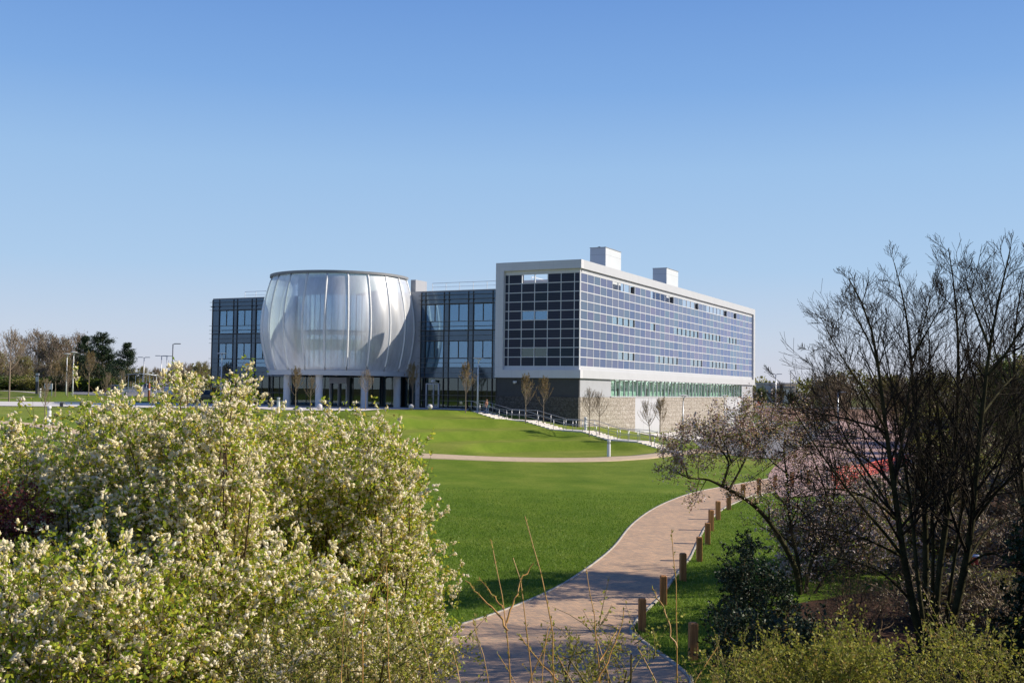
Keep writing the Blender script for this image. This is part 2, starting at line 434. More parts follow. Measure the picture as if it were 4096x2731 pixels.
M['leaf_olive'] = island_mat('olive_spring_leaf', [(0, (0.13, 0.12, 0.035)), (0.5, (0.24, 0.21, 0.055)), (1, (0.30, 0.32, 0.06))], trans=0.3)
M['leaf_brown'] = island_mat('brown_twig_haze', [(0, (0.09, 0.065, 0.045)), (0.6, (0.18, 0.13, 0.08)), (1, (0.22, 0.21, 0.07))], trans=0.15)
M['leaf_green'] = island_mat('hedge_green_leaf', [(0, (0.04, 0.065, 0.012)), (0.6, (0.09, 0.13, 0.02)), (1, (0.15, 0.20, 0.03))], trans=0.3)
M['needle'] = island_mat('dark_needles', [(0, (0.010, 0.022, 0.010)), (0.6, (0.022, 0.045, 0.016)), (1, (0.045, 0.075, 0.022))], trans=0.05)
M['leaf_red'] = island_mat('dark_red_leaf', [(0, (0.10, 0.018, 0.018)), (0.6, (0.20, 0.045, 0.04)), (1, (0.30, 0.12, 0.09))], trans=0.3)

# ---------------------------------------------------------------- object helpers
def tag(o, label=None, cat=None, group=None, kind=None):
    if label: o['label'] = label
    if cat: o['category'] = cat
    if group: o['group'] = group
    if kind: o['kind'] = kind
    return o
def thing(name, label, cat, loc=(0, 0, 0), rotz=0.0, group=None):
    o = bpy.data.objects.new(name, None)
    C.objects.link(o)
    o.empty_display_size = 0.3
    o.location = loc
    o.rotation_euler = (0, 0, rotz)
    return tag(o, label, cat, group)
def link_mesh(name, me, mats, parent=None, smooth=False):
    for m in (mats if isinstance(mats, (list, tuple)) else [mats]):
        me.materials.append(m)
    if smooth:
        me.polygons.foreach_set("use_smooth", np.ones(len(me.polygons), dtype=bool))
    o = bpy.data.objects.new(name, me)
    C.objects.link(o)
    if parent: o.parent = parent
    return o
def copy_thing(root, loc, rotz=0.0, scale=1.0, label=None, group=None):
    r = root.copy(); C.objects.link(r)
    r.location = loc; r.rotation_euler = (0, 0, rotz); r.scale = (scale,) * 3 if not hasattr(scale, '__len__') else scale
    if label: r['label'] = label
    if group: r['group'] = group
    for ch in list(root.children):
        c = ch.copy(); C.objects.link(c); c.parent = r
        for g in list(ch.children):
            d = g.copy(); C.objects.link(d); d.parent = c
    return r

class MB:
    """collects boxes, prisms and tubes; build() links them as one mesh object"""
    def __init__(self):
        self.v = []; self.f = []; self.m = []
    def poly(self, pts, mi=0):
        n = len(self.v); self.v += [tuple(p) for p in pts]
        self.f.append(tuple(range(n, n + len(pts)))); self.m.append(mi)
        return self
    def box(self, x0, x1, y0, y1, z0, z1, mi=0):
        if x0 > x1: x0, x1 = x1, x0
        if y0 > y1: y0, y1 = y1, y0
        if z0 > z1: z0, z1 = z1, z0
        n = len(self.v)
        self.v += [(x0, y0, z0), (x1, y0, z0), (x1, y1, z0), (x0, y1, z0), (x0, y0, z1), (x1, y0, z1), (x1, y1, z1), (x0, y1, z1)]
        for q in ((0, 3, 2, 1), (4, 5, 6, 7), (0, 1, 5, 4), (1, 2, 6, 5), (2, 3, 7, 6), (3, 0, 4, 7)):
            self.f.append(tuple(n + i for i in q)); self.m.append(mi)
        return self
    def bevbox(self, x0, x1, y0, y1, z0, z1, b=0.02, mi=0):
        """box with chamfered vertical and top edges"""
        def ring(i, z): 
            return [(x0 + i + b, y0 + i, z), (x1 - i - b, y0 + i, z), (x1 - i, y0 + i + b, z), (x1 - i, y1 - i - b, z),
                    (x1 - i - b, y1 - i, z), (x0 + i + b, y1 - i, z), (x0 + i, y1 - i - b, z), (x0 + i, y0 + i + b, z)]
        n = len(self.v)
        self.v += ring(0, z0) + ring(0, z1 - b) + ring(b, z1)
        for k in range(2):
            for i in range(8):
                j = (i + 1) % 8
                self.f.append((n + 8 * k + i, n + 8 * k + j, n + 8 * k + 8 + j, n + 8 * k + 8 + i)); self.m.append(mi)
        self.f.append(tuple(n + 16 + i for i in range(8))); self.m.append(mi)
        self.f.append(tuple(n + 7 - i for i in range(8))); self.m.append(mi)
        return self
    def tube(self, pts, r, sides=8, mi=0, cap=True):
        pts = [Vector(p) for p in pts]
        rs = r if hasattr(r, '__len__') else [r] * len(pts)
        n = len(self.v)
        up = Vector((0, 0, 1))
        for i, p in enumerate(pts):
            t = (pts[min(i + 1, len(pts) - 1)] - pts[max(i - 1, 0)]).normalized()
            a = t.cross(up if abs(t.z) < 0.95 else Vector((1, 0, 0))).normalized()
            b = t.cross(a)
            for k in range(sides):
                q = 2 * math.pi * k / sides
                self.v.append(tuple(p + (a * math.cos(q) + b * math.sin(q)) * rs[i]))
        for i in range(len(pts) - 1):
            for k in range(sides):
                k2 = (k + 1) % sides
                self.f.append((n + i * sides + k, n + (i + 1) * sides + k, n + (i + 1) * sides + k2, n + i * sides + k2)); self.m.append(mi)
        if cap:
            self.f.append(tuple(n + k for k in range(sides))); self.m.append(mi)
            self.f.append(tuple(n + (len(pts) - 1) * sides + sides - 1 - k for k in range(sides))); self.m.append(mi)
        return self
    def lathe(self, prof, c=(0, 0, 0), sides=24, mi=0, sx=1.0, sy=1.0):
        n = len(self.v)
        for r, z in prof:
            for k in range(sides):
                q = 2 * math.pi * k / sides
                self.v.append((c[0] + r * math.cos(q) * sx, c[1] + r * math.sin(q) * sy, c[2] + z))
        for i in range(len(prof) - 1):
            for k in range(sides):
                k2 = (k + 1) % sides
                self.f.append((n + i * sides + k, n + i * sides + k2, n + (i + 1) * sides + k2, n + (i + 1) * sides + k)); self.m.append(mi)
        self.f.append(tuple(n + sides - 1 - k for k in range(sides))); self.m.append(mi)
        self.f.append(tuple(n + (len(prof) - 1) * sides + k for k in range(sides))); self.m.append(mi)
        return self
    def build(self, name, mats, parent=None, smooth=False):
        me = bpy.data.meshes.new(name)
        me.from_pydata(self.v, [], self.f)
        me.polygons.foreach_set("material_index", self.m)
        me.update()
        return link_mesh(name, me, mats, parent, smooth)

def np_mesh(name, V, Q):
    """mesh from numpy arrays, all quads"""
    me = bpy.data.meshes.new(name)
    nq, k = Q.shape
    me.vertices.add(len(V)); me.vertices.foreach_set("co", np.ascontiguousarray(V, dtype=np.float32).ravel())
    me.loops.add(nq * k); me.loops.foreach_set("vertex_index", np.ascontiguousarray(Q, dtype=np.int32).ravel())
    me.polygons.add(nq); me.polygons.foreach_set("loop_start", np.arange(0, nq * k, k, dtype=np.int32))
    me.update(calc_edges=True)
    return me

class Tubes:
    """many tapered tubes (branches) in one mesh, built with numpy"""
    def __init__(self): self.items = {}
    def add(self, pts, rad, sides=5):
        pts = np.asarray(pts, dtype=float); n = len(pts)
        rad = np.broadcast_to(np.asarray(rad, dtype=float), (n,))
        self.items.setdefault((n, sides), []).append((pts, rad))
    def mesh(self, name):
        Vs, Qs, off = [], [], 0
        for (n, s), L in self.items.items():
            P = np.stack([a for a, _ in L]); Rr = np.stack([b for _, b in L]); B = len(L)
            T = np.empty_like(P); T[:, 1:-1] = P[:, 2:] - P[:, :-2]; T[:, 0] = P[:, 1] - P[:, 0]; T[:, -1] = P[:, -1] - P[:, -2]
            T /= np.linalg.norm(T, axis=2, keepdims=True) + 1e-9
            ref = np.where(np.abs(T[:, :1, 2:3]) < 0.9, np.array([0., 0, 1]), np.array([1., 0, 0]))
            A = np.cross(T, np.broadcast_to(ref, T.shape)); A /= np.linalg.norm(A, axis=2, keepdims=True) + 1e-9
            Bn = np.cross(T, A)
            q = np.arange(s) * 2 * np.pi / s
            V = P[:, :, None, :] + Rr[:, :, None, None] * (A[:, :, None, :] * np.cos(q)[None, None, :, None] + Bn[:, :, None, :] * np.sin(q)[None, None, :, None])
            idx = np.arange(B * n * s).reshape(B, n, s) + off
            a = idx[:, :-1, :]; b = idx[:, 1:, :]
            Q = np.stack([a, b, np.roll(b, -1, axis=2), np.roll(a, -1, axis=2)], axis=-1).reshape(-1, 4)
            Vs.append(V.reshape(-1, 3)); Qs.append(Q); off += B * n * s
        return np_mesh(name, np.concatenate(Vs), np.concatenate(Qs))
    def build(self, name, mat, parent=None):
        return link_mesh(name, self.mesh(name), mat, parent, True)

def leaves(name, P, size, rng, mat, parent=None, aspect=0.55, D=None, spread=1.0, jitter=0.35):
    """one kite-shaped leaf per point; D = preferred direction of the tip"""
    P = np.asarray(P, dtype=float); n = len(P)
    d = rng.normal(size=(n, 3)) * spread
    if D is not None: d += D
    d /= np.linalg.norm(d, axis=1, keepdims=True) + 1e-9
    u = rng.normal(size=(n, 3)); s = np.cross(d, u); s /= np.linalg.norm(s, axis=1, keepdims=True) + 1e-9
    L = size * (1 + jitter * rng.uniform(-1, 1, n)); L = L[:, None]
    V = np.stack([P, P + d * L * 0.5 + s * L * aspect * 0.5, P + d * L, P + d * L * 0.5 - s * L * aspect * 0.5], axis=1).reshape(-1, 3)
    Q = np.arange(4 * n).reshape(n, 4)
    return link_mesh(name, np_mesh(name, V, Q), mat, parent)
# ---------------------------------------------------------------- terrain (z = 0 is the camera's eye level)
CP = np.array([
    (-60, 100, -2.1), (-30, 102, -2.1), (-15, 116, -2.1), (-60, 135, -2.1), (-100, 110, -2.0), (-35, 150, -2.0), (5, 127, -2.3), (-20, 130, -2.1), (-5, 119, -2.15),
    (-40, 74, -2.6), (-30, 74, -3.2), (-24, 83, -4.2), (-7, 84.6, -5.2), (5, 87, -5.4), (15, 90, -5.45), (17, 97, -5.4), (23, 100, -5.35),
    (9, 113, -4.0), (17, 127, -5.3), (27, 148, -5.1), (41, 178, -4.7), (60, 200, -4.3), (70, 260, -3.5), (30, 110, -5.4), (50, 130, -5.2), (20, 160, -4.9),
    (-20, 40, -6.4), (0, 42, -6.8), (10, 42, -6.85), (0, 30, -7.1), (12, 30, -7.0), (15, 71, -6.2), (-10, 65, -6.0), (5, 70, -6.1), (-30, 55, -4.9), (25, 70, -6.3), (30, 50, -6.9), (42, 92, -5.9), (60, 70, -6.4), (60, 40, -6.9),
    (0, 24, -7.1), (15, 24, -6.9), (-15, 24, -6.9), (0, 15, -5.4), (15, 15, -5.3), (-15, 15, -5.3), (40, 18, -5.8), (-40, 18, -5.6), (0, 6, -2.6), (18, 6, -2.6), (-18, 6, -2.6), (0, 0, -1.7), (20, 0, -1.7), (-20, 0, -1.7), (0, -12, -1.6), (40, -12, -1.6), (-40, -12, -1.6), (50, 0, -2.2), (-50, 0, -2.2),
    (-80, 200, -1.0), (-40, 220, -1.2), (-110, 160, -1.4), (-80, 60, -2.6), (-100, 260, -0.8), (0, 260, -1.8), (130, 200, -3.6), (120, 100, -4.6), (110, 300, -2.8), (-60, 380, -1.0), (40, 400, -2.2), (200, 400, -2.2), (-200, 400, -0.8), (-200, 100, -1.6), (200, 50, -4.5), (0, -60, -2.0), (150, -50, -3.0), (-150, -50, -3.0)], dtype=float)
_c2 = 25.0
def _phi(d2): return np.sqrt(d2 + _c2)
_A = _phi(((CP[:, None, :2] - CP[None, :, :2]) ** 2).sum(-1)) 
_n = len(CP)
_S = np.zeros((_n + 1, _n + 1)); _S[:_n, :_n] = _A - np.eye(_n) * 0.6; _S[:_n, _n] = 1; _S[_n, :_n] = 1
_w = np.linalg.solve(_S, np.concatenate([CP[:, 2], [0]]))
def sstep(a, b, x):
    t = np.clip((x - a) / (b - a), 0, 1); return t * t * (3 - 2 * t)
# steps beside the lawn: straight run from the plaza down to the yard
ST_A, ST_B, ST_W = np.array([-4.2, 112.8]), np.array([14.4, 98.1]), 2.2
ST_L = float(np.hypot(*(ST_B - ST_A))); ST_D = (ST_B - ST_A) / ST_L; ST_N = np.array([-ST_D[1], ST_D[0]])
ST_S = np.array([0.0, 0.1587, 0.2985, 0.4485, 0.593, 0.717, 0.855, 1.0])
ST_Z = np.array([-2.12, -2.92, -2.97, -3.73, -3.78, -4.46, -4.54, -5.30])
def stair_sq(x, y):
    dx, dy = x - ST_A[0], y - ST_A[1]
    return (dx * ST_D[0] + dy * ST_D[1]) / ST_L, dx * ST_N[0] + dy * ST_N[1]
def H(x, y):
    x = np.atleast_1d(np.asarray(x, dtype=float)); y = np.atleast_1d(np.asarray(y, dtype=float))
    xc = np.clip(x, -220, 220); yc = np.clip(y, -80, 420)
    z = np.full(x.shape, _w[_n])
    for i in range(_n):
        z = z + _w[i] * _phi((xc - CP[i, 0]) ** 2 + (yc - CP[i, 1]) ** 2)
    # grass amphitheatre: concentric turf terraces round a bowl
    r = np.hypot(x - 10, y - 85)
    zt = -5.35 + 0.80 * (sstep(13.4, 14.8, r) + sstep(17.8, 19.2, r) + sstep(22.9, 24.3, r) + sstep(28.8, 30.4, r)) + 0.03 * np.clip(r - 12, 0, 20) * 0.4
    zt = np.minimum(zt, -2.1)
    wgt = sstep(87, 92, y) * (1 - sstep(111, 117, y)) * sstep(-22, -12, x) * (1 - sstep(14, 19, x)) 
    s_, q_ = stair_sq(x, y)
    wgt = wgt * (1 - sstep(1.5, 6.0, q_))
    z = z * (1 - wgt) + zt * wgt
    ws = (1 - sstep(1.7, 4.0, np.abs(q_ - ST_W / 2))) * sstep(-0.10, -0.02, s_) * (1 - sstep(1.02, 1.1, s_))
    z = z * (1 - ws) + (np.interp(s_, ST_S, ST_Z) - 0.10) * ws
    # flat plaza in front of the building
    wp = sstep(107, 110, y + 0.0 * x) * (1 - sstep(150, 170, y)) * (1 - sstep(-8, -3, x)) * sstep(-200, -120, x)
    wp = np.maximum(wp, sstep(97, 99.5, y) * (1 - sstep(150, 170, y)) * (1 - sstep(-13, -8, x)) * sstep(-200, -120, x))
    wq = sstep(98, 101, y) * (1 - sstep(150, 170, y)) * (1 - sstep(-30, -27, x)) * sstep(-200, -120, x)
    z = z * (1 - np.maximum(wp, wq)) + (-2.1) * np.maximum(wp, wq)
    # gentle unevenness of the turf
    z = z + 0.04 * np.sin(x * 0.31 + 1.3 * np.sin(y * 0.17)) * np.sin(y * 0.27 + x * 0.11) * (1 - np.maximum(wp, wq))
    # pond hollow
    z = z - 0.9 * np.exp(-(((x - 30) / 7.0) ** 2 + ((y - 52) / 6.0) ** 2) ** 2)
    return z
def Hz(x, y): return float(H(x, y)[0])
_TT = np.exp(np.linspace(math.log(6), math.log(1500), 1400))
def G(px, py, dz=0.0):
    """where the ray of a photo pixel meets the ground"""
    d = ray(px, py); d = d / d.y
    z = H(d.x * _TT, _TT) + dz
    k = np.argmax(d.z * _TT < z)
    if k == 0: k = len(_TT) - 1
    a, b = _TT[max(k - 1, 0)], _TT[k]
    for _ in range(12):
        m = (a + b) / 2
        if d.z * m < Hz(d.x * m, m) + dz: b = m
        else: a = m
    return Vector((d.x * b, b, d.z * b))
def on_ground(px, Y):
    d = ray(px, 1560); x = d.x / d.y * Y
    return Vector((x, Y, Hz(x, Y)))

def axis(segs):
    out = []
    for a, b, s in segs: out += list(np.arange(a, b, s))
    return np.array(out + [segs[-1][1]])
gx = axis([(-6000, -1000, 1250), (-1000, -300, 100), (-300, -70, 10), (-70, -30, 2), (-30, 32, 0.6), (32, 80, 2), (80, 300, 10), (300, 1000, 100), (1000, 6000, 1250)])
gy = axis([(-3000, -500, 500), (-500, -60, 40), (-60, 0, 5), (0, 20, 1), (20, 118, 0.6), (118, 160, 1.5), (160, 420, 8), (420, 1000, 60), (1000, 6500, 1100)])
GX, GY = np.meshgrid(gx, gy)
GZ = H(GX.ravel(), GY.ravel()).reshape(GX.shape)
GV = np.stack([GX, GY, GZ], -1).reshape(-1, 3)
_i = np.arange(GX.size).reshape(GX.shape)
GQ = np.stack([_i[:-1, :-1], _i[:-1, 1:], _i[1:, 1:], _i[1:, :-1]], -1).reshape(-1, 4)
me = np_mesh("ground", GV, GQ)
X, Y = GV[:, 0], GV[:, 1]
xb = np.interp(Y, [0, 24, 30, 33, 36, 40, 47, 60, 75], [4, 5.6, 6.6, 7.2, 8.8, 15, 20, 24, 28])
mulch = sstep(-1.0, 1.0, X - xb) * (1 - sstep(70, 80, Y))
mulch = np.maximum(mulch, 1 - sstep(20, 24, Y)) 
mulch = np.where((Y > 40), mulch * 0.66, mulch)
rough = np.maximum(sstep(185, 230, Y), sstep(36, 50, X) * sstep(90, 110, Y) * 0.9)
rough = np.maximum(rough, sstep(60, 90, np.abs(X)) * 0.6)
pale = np.clip(sstep(84, 90, Y) * (1 - sstep(118, 150, Y)) + 0.35 * sstep(60, 84, Y), 0, 1)
rr_ = np.hypot(X - 10, Y - 85); bank = sum(np.exp(-((rr_ - c) / 1.0) ** 2) for c in (14.1, 18.5, 23.6, 29.6))
pale = np.clip(pale * (1 - 0.85 * np.clip(bank, 0, 1)), 0, 1)
for nm, arr in (("mulch", mulch), ("rough", rough), ("pale", pale)):
    a = me.attributes.new(nm, 'FLOAT', 'POINT'); a.data.foreach_set("value", arr.astype(np.float32))
tag(link_mesh("ground", me, M['lawn'], None, True), kind='structure')

def _inside(poly, x, y):
    n = len(poly); c = np.zeros(x.shape, bool); j = n - 1
    for i in range(n):
        xi, yi = poly[i]; xj, yj = poly[j]
        c ^= ((yi > y) != (yj > y)) & (x < (xj - xi) * (y - yi) / (yj - yi + 1e-12) + xi)
        j = i
    return c
def strip(name, left, right, mat, lift, n=90, m=10, parent=None, thick=0.0):
    """sheet between two ground polylines (same direction), draped on the terrain"""
    def resample(P, n):
        P = np.array([(p[0], p[1]) for p in P]); d = np.concatenate([[0], np.cumsum(np.hypot(*np.diff(P, axis=0).T))])
        # smooth a little with Catmull style interpolation
        s = np.linspace(0, d[-1], n); Q = np.stack([np.interp(s, d, P[:, 0]), np.interp(s, d, P[:, 1])], 1)
        for _ in range(3):
            Q[1:-1] = (Q[:-2] + 2 * Q[1:-1] + Q[2:]) / 4
        return Q
    A, B = resample(left, n), resample(right, n)
    t = np.linspace(0, 1, m)[None, :, None]
    P = A[:, None] * (1 - t) + B[:, None] * t
    z = H(P[..., 0].ravel(), P[..., 1].ravel()).reshape(P.shape[:2]) + lift
    V = np.concatenate([P, z[..., None]], -1).reshape(-1, 3)
    i = np.arange(n * m).reshape(n, m)
    Q = np.stack([i[:-1, :-1], i[:-1, 1:], i[1:, 1:], i[1:, :-1]], -1).reshape(-1, 4)
    return tag(link_mesh(name, np_mesh(name, V, Q), mat, parent, True), kind='structure'), A, B
def ribbon(name, pts, w, mat, lift, n=60, m=4, h=0.0):
    """band of constant width along a centre line; h > 0 gives it side faces"""
    P = np.array([(p[0], p[1]) for p in pts], dtype=float)
    d = np.concatenate([[0], np.cumsum(np.hypot(*np.diff(P, axis=0).T))]); s = np.linspace(0, d[-1], n)
    Q = np.stack([np.interp(s, d, P[:, 0]), np.interp(s, d, P[:, 1])], 1)
    for _ in range(4): Q[1:-1] = (Q[:-2] + 2 * Q[1:-1] + Q[2:]) / 4
    T = np.gradient(Q, axis=0); T /= np.linalg.norm(T, axis=1, keepdims=True); Nn = np.stack([-T[:, 1], T[:, 0]], 1)
    t = np.linspace(-0.5, 0.5, m)
    G3 = Q[:, None] + Nn[:, None] * (t * w)[None, :, None]
    z = H(G3[..., 0].ravel(), G3[..., 1].ravel()).reshape(n, m) + lift
    V = np.concatenate([G3, z[..., None]], -1)
    if h:
        lo = V[:, [0, -1]].copy(); lo[..., 2] -= h + 0.05
        V = np.concatenate([lo[:, :1], V, lo[:, 1:]], 1); m = m + 2
    i = np.arange(n * m).reshape(n, m)
    QQ = np.stack([i[:-1, 1:], i[:-1, :-1], i[1:, :-1], i[1:, 1:]], -1).reshape(-1, 4)
    return tag(link_mesh(name, np_mesh(name, V.reshape(-1, 3), QQ), mat), kind='structure')

# clay-paver footpath from the bottom of the picture up to the service road
L_px = [(1150, 2640), (1400, 2590), (1600, 2560), (1822, 2523), (2018, 2446), (2177, 2388), (2325, 2292), (2400, 2240), (2463, 2189), (2495, 2133), (2527, 2096), (2601, 2038), (2680, 2001), (2760, 1974), (2866, 1950), (3021, 1925), (3180, 1898)]
R_px = [(2860, 2790), (2776, 2721), (2680, 2642), (2600, 2586), (2516, 2531), (2553, 2472), (2638, 2393), (2707, 2297), (2760, 2234), (2792, 2165), (2818, 2112), (2861, 2059), (2900, 2030), (3021, 1977), (3120, 1965), (3260, 1950)]
Lg = [G(*p) for p in L_px]; Rg = [G(*p) for p in R_px]
Lg0 = [Vector((-14, 24.2, 0)), Vector((-9, 26.5, 0))] + Lg[2:]
_q = np.array([(p.x, p.y) for p in Lg0]); _d = np.concatenate([[0], np.cumsum(np.hypot(*np.diff(_q, axis=0).T))]); _s = np.linspace(0, _d[-1], 120)
_q = np.stack([np.interp(_s, _d, _q[:, 0]), np.interp(_s, _d, _q[:, 1])], 1)
for _ in range(30): _q[1:-1] = (_q[:-2] + 2 * _q[1:-1] + _q[2:]) / 4
Lg0 = [Vector((x, y, 0)) for x, y in _q]
Rg0 = [Vector((-14, 19.5, 0)), Vector((-3, 21, 0)), Vector((3, 22.2, 0))] + Rg[1:]
def refine(P, n):
    P = np.array([(p[0], p[1]) for p in P]); d = np.concatenate([[0], np.cumsum(np.hypot(*np.diff(P, axis=0).T))])
    s = np.linspace(0, d[-1], n); return np.stack([np.interp(s, d, P[:, 0]), np.interp(s, d, P[:, 1])], 1)
strip("brick_footpath", refine(Lg0, 300), refine(Rg0, 300), M['brick'], 0.03, 260, 14)
ribbon("path_kerb", Lg0, 0.10, M['kerb'], 0.055, 220, 2, 0.1)
ribbon("path_kerb", Rg0[2:], 0.10, M['kerb'], 0.055, 220, 2, 0.1)
# broad paver road and grey yard to the right of the building
strip("paver_road", [G(3120, 1990), G(3060, 1905), G(3180, 1800), G(3330, 1700), G(3420, 1664)], [G(3700, 1965), G(3740, 1880), G(3780, 1800), G(3760, 1700), G(3600, 1660)], M['brick_road'], 0.045, 60, 30)
yard = [Vector((17.5, 97.5, 0)), Vector((18.5, 110, 0)), Vector((20.5, 122, 0)), Vector((29, 138, 0)), Vector((42, 165, 0)), Vector((58, 196, 0)), Vector((72, 226, 0))]
yr = [Vector((24, 92, 0)), Vector((33, 104, 0)), Vector((36, 115, 0)), Vector((44, 130, 0)), Vector((54, 152, 0)), Vector((70, 185, 0)), Vector((84, 222, 0))]
strip("service_yard", yard, yr, M['asphalt'], 0.03, 60, 20)
strip("yard_apron", [Vector((13.7, 124.5, 0)), Vector((26, 150, 0)), Vector((41.5, 180, 0))], [Vector((17.7, 118.5, 0)), Vector((31, 147, 0)), Vector((44.5, 177, 0))], M['concrete'], 0.075, 50, 8)
strip("far_road", [Vector((38, 268, 0)), Vector((140, 262, 0))], [Vector((38, 276, 0)), Vector((140, 270, 0))], M['asphalt'], 0.08, 30, 4)
strip("bare_earth", [Vector((44, 184, 0)), Vector((90, 190, 0))], [Vector((56, 262, 0)), Vector((110, 258, 0))], M['earth'], 0.05, 30, 20)
# gravel path
sand_px = [(0, 1688), (150, 1702), (306, 1730), (520, 1752), (790, 1768), (1100, 1790), (1400, 1808), (1700, 1824), (1950, 1835), (2200, 1840), (2400, 1839), (2560, 1829), (2680, 1815), (2760, 1800)]
sg = [G(*p) for p in sand_px]
sg = [Vector((sg[0].x - 8, sg[0].y - 2, 0))] + sg + [Vector((sg[-1].x + 3.5, sg[-1].y + 2, 0))]
ribbon("gravel_path", sg, 2.6, M['sand'], 0.04, 120, 6, 0.05)
# pale plaza before the entrance and the pavement running off to the left
strip("plaza_paving", [Vector((-75, 102.5, 0)), Vector((-45, 103, 0)), Vector((-33, 104, 0)), Vector((-27.8, 108, 0)), Vector((-18, 108, 0)), Vector((-8.5, 113.5, 0)), Vector((-4.9, 114.6, 0))],
      [Vector((-75, 128, 0)), Vector((-50, 130, 0)), Vector((-38, 135.8, 0)), Vector((-28, 130.8, 0)), Vector((-18, 125.8, 0)), Vector((-9, 121.3, 0)), Vector((-4.6, 119.2, 0))], M['concrete'], 0.05, 90, 16)
strip("entrance_apron", [Vector((-22.5, 101, 0)), Vector((-19, 100.3, 0)), Vector((-13.8, 101, 0))], [Vector((-26.5, 110, 0)), Vector((-19, 110, 0)), Vector((-13, 112, 0))], M['concrete'], 0.057, 30, 20)
ribbon("far_path", [G(0, 1563), G(60, 1565), G(110, 1568), G(160, 1573)], 1.8, M['kerb'], 0.05, 30, 3)
ribbon("far_path", [G(-40, 1593), G(0, 1593), G(70, 1591), G(135, 1589)], 1.0, M['sand'], 0.05, 30, 3)
strip("car_park", [Vector((-70, 172, 0)), Vector((-30, 158, 0))], [Vector((-95, 240, 0)), Vector((-45, 240, 0))], M['asphalt'], 0.05, 30, 10)
# pond
wb = MB(); wb.poly([(30 + 8.5 * math.cos(a), 52 + 7 * math.sin(a), Hz(30, 52) + 0.55) for a in np.linspace(0, 2 * math.pi, 40, endpoint=False)])
tag(wb.build("pond_water", M['water']), kind='structure')
# ---------------------------------------------------------------- the office building
BZ = -2.1
BROT = math.atan2(-0.451, 0.893)
bld = thing("office_building", "glass fronted office building with a bulging translucent drum and a wing clad in solar panels", "building", (-1.64, 118, BZ), BROT)
def bpart(mb, name, mats, parent=None, smooth=False, label=None):
    mb.v = [(x, y, z - BZ) for x, y, z in mb.v]
    o = mb.build(name, mats, parent or bld, smooth)
    if label: o['label'] = label
    return o
BM = Matrix.Translation((-1.64, 118, 0)) @ Matrix.Rotation(BROT, 4, 'Z')
def b2w(x, y, z): return BM @ Vector((x, y, z))

# --- wings: slabs, walls behind, cladding, windows
UL = -40.5
mb = MB()
mb.box(UL + 0.1, -0.1, 0.12, 16, 10.25, 10.95)
mb.box(UL, 0.0, 0.0, 16.1, 10.95, 11.1)
bpart(mb, "roof", [M['mid_grey']])
for z0, z1 in ((2.02, 2.42), (6.12, 6.52)):
    mb = MB(); mb.box(UL + 0.15, -0.1, 0.2, 15.9, z0, z1); bpart(mb, "floor_slab", [M['ceiling']])
mb = MB(); mb.box(UL + 0.15, -0.1, 0.2, 15.9, -2.5, -2.03); bpart(mb, "floor_slab", [M['interior_dark']])
# rear wall: closed behind the centre, open bays behind the left end so daylight shows through
mb = MB()
mb.box(-31.0, -0.1, 9.0, 9.2, -2.0, 10.25)
for a, b in ((-40.4, -39.6), (-36.6, -36.0), (-33.4, -31.0)):
    mb.box(a, b, 15.6, 15.9, -2.0, 10.25)
for z0, z1 in ((-2.0, 3.2), (6.0, 7.4), (9.6, 10.2)):
    mb.box(UL + 0.2, -31.1, 15.62, 15.88, z0, z1)
bpart(mb, "rear_wall", [M['interior']])
for u in (-30.2, -9.3, -0.3):
    mb = MB(); mb.box(u - 0.08, u + 0.08, 0.6, 8.9, -2.0, 10.2); bpart(mb, "partition_wall", [M['interior']])
# diagonal stair seen through the middle bay
for k, z0 in enumerate((2.5, 6.6, -2.0)):
    mb = MB()
    for i in range(14):
        mb.box(-6.0 + i * 0.29, -5.71 + i * 0.29, 2.6, 4.0, z0 + i * 0.26, z0 + i * 0.26 + 0.30)
    bpart(mb, "staircase", [M['ceiling']])

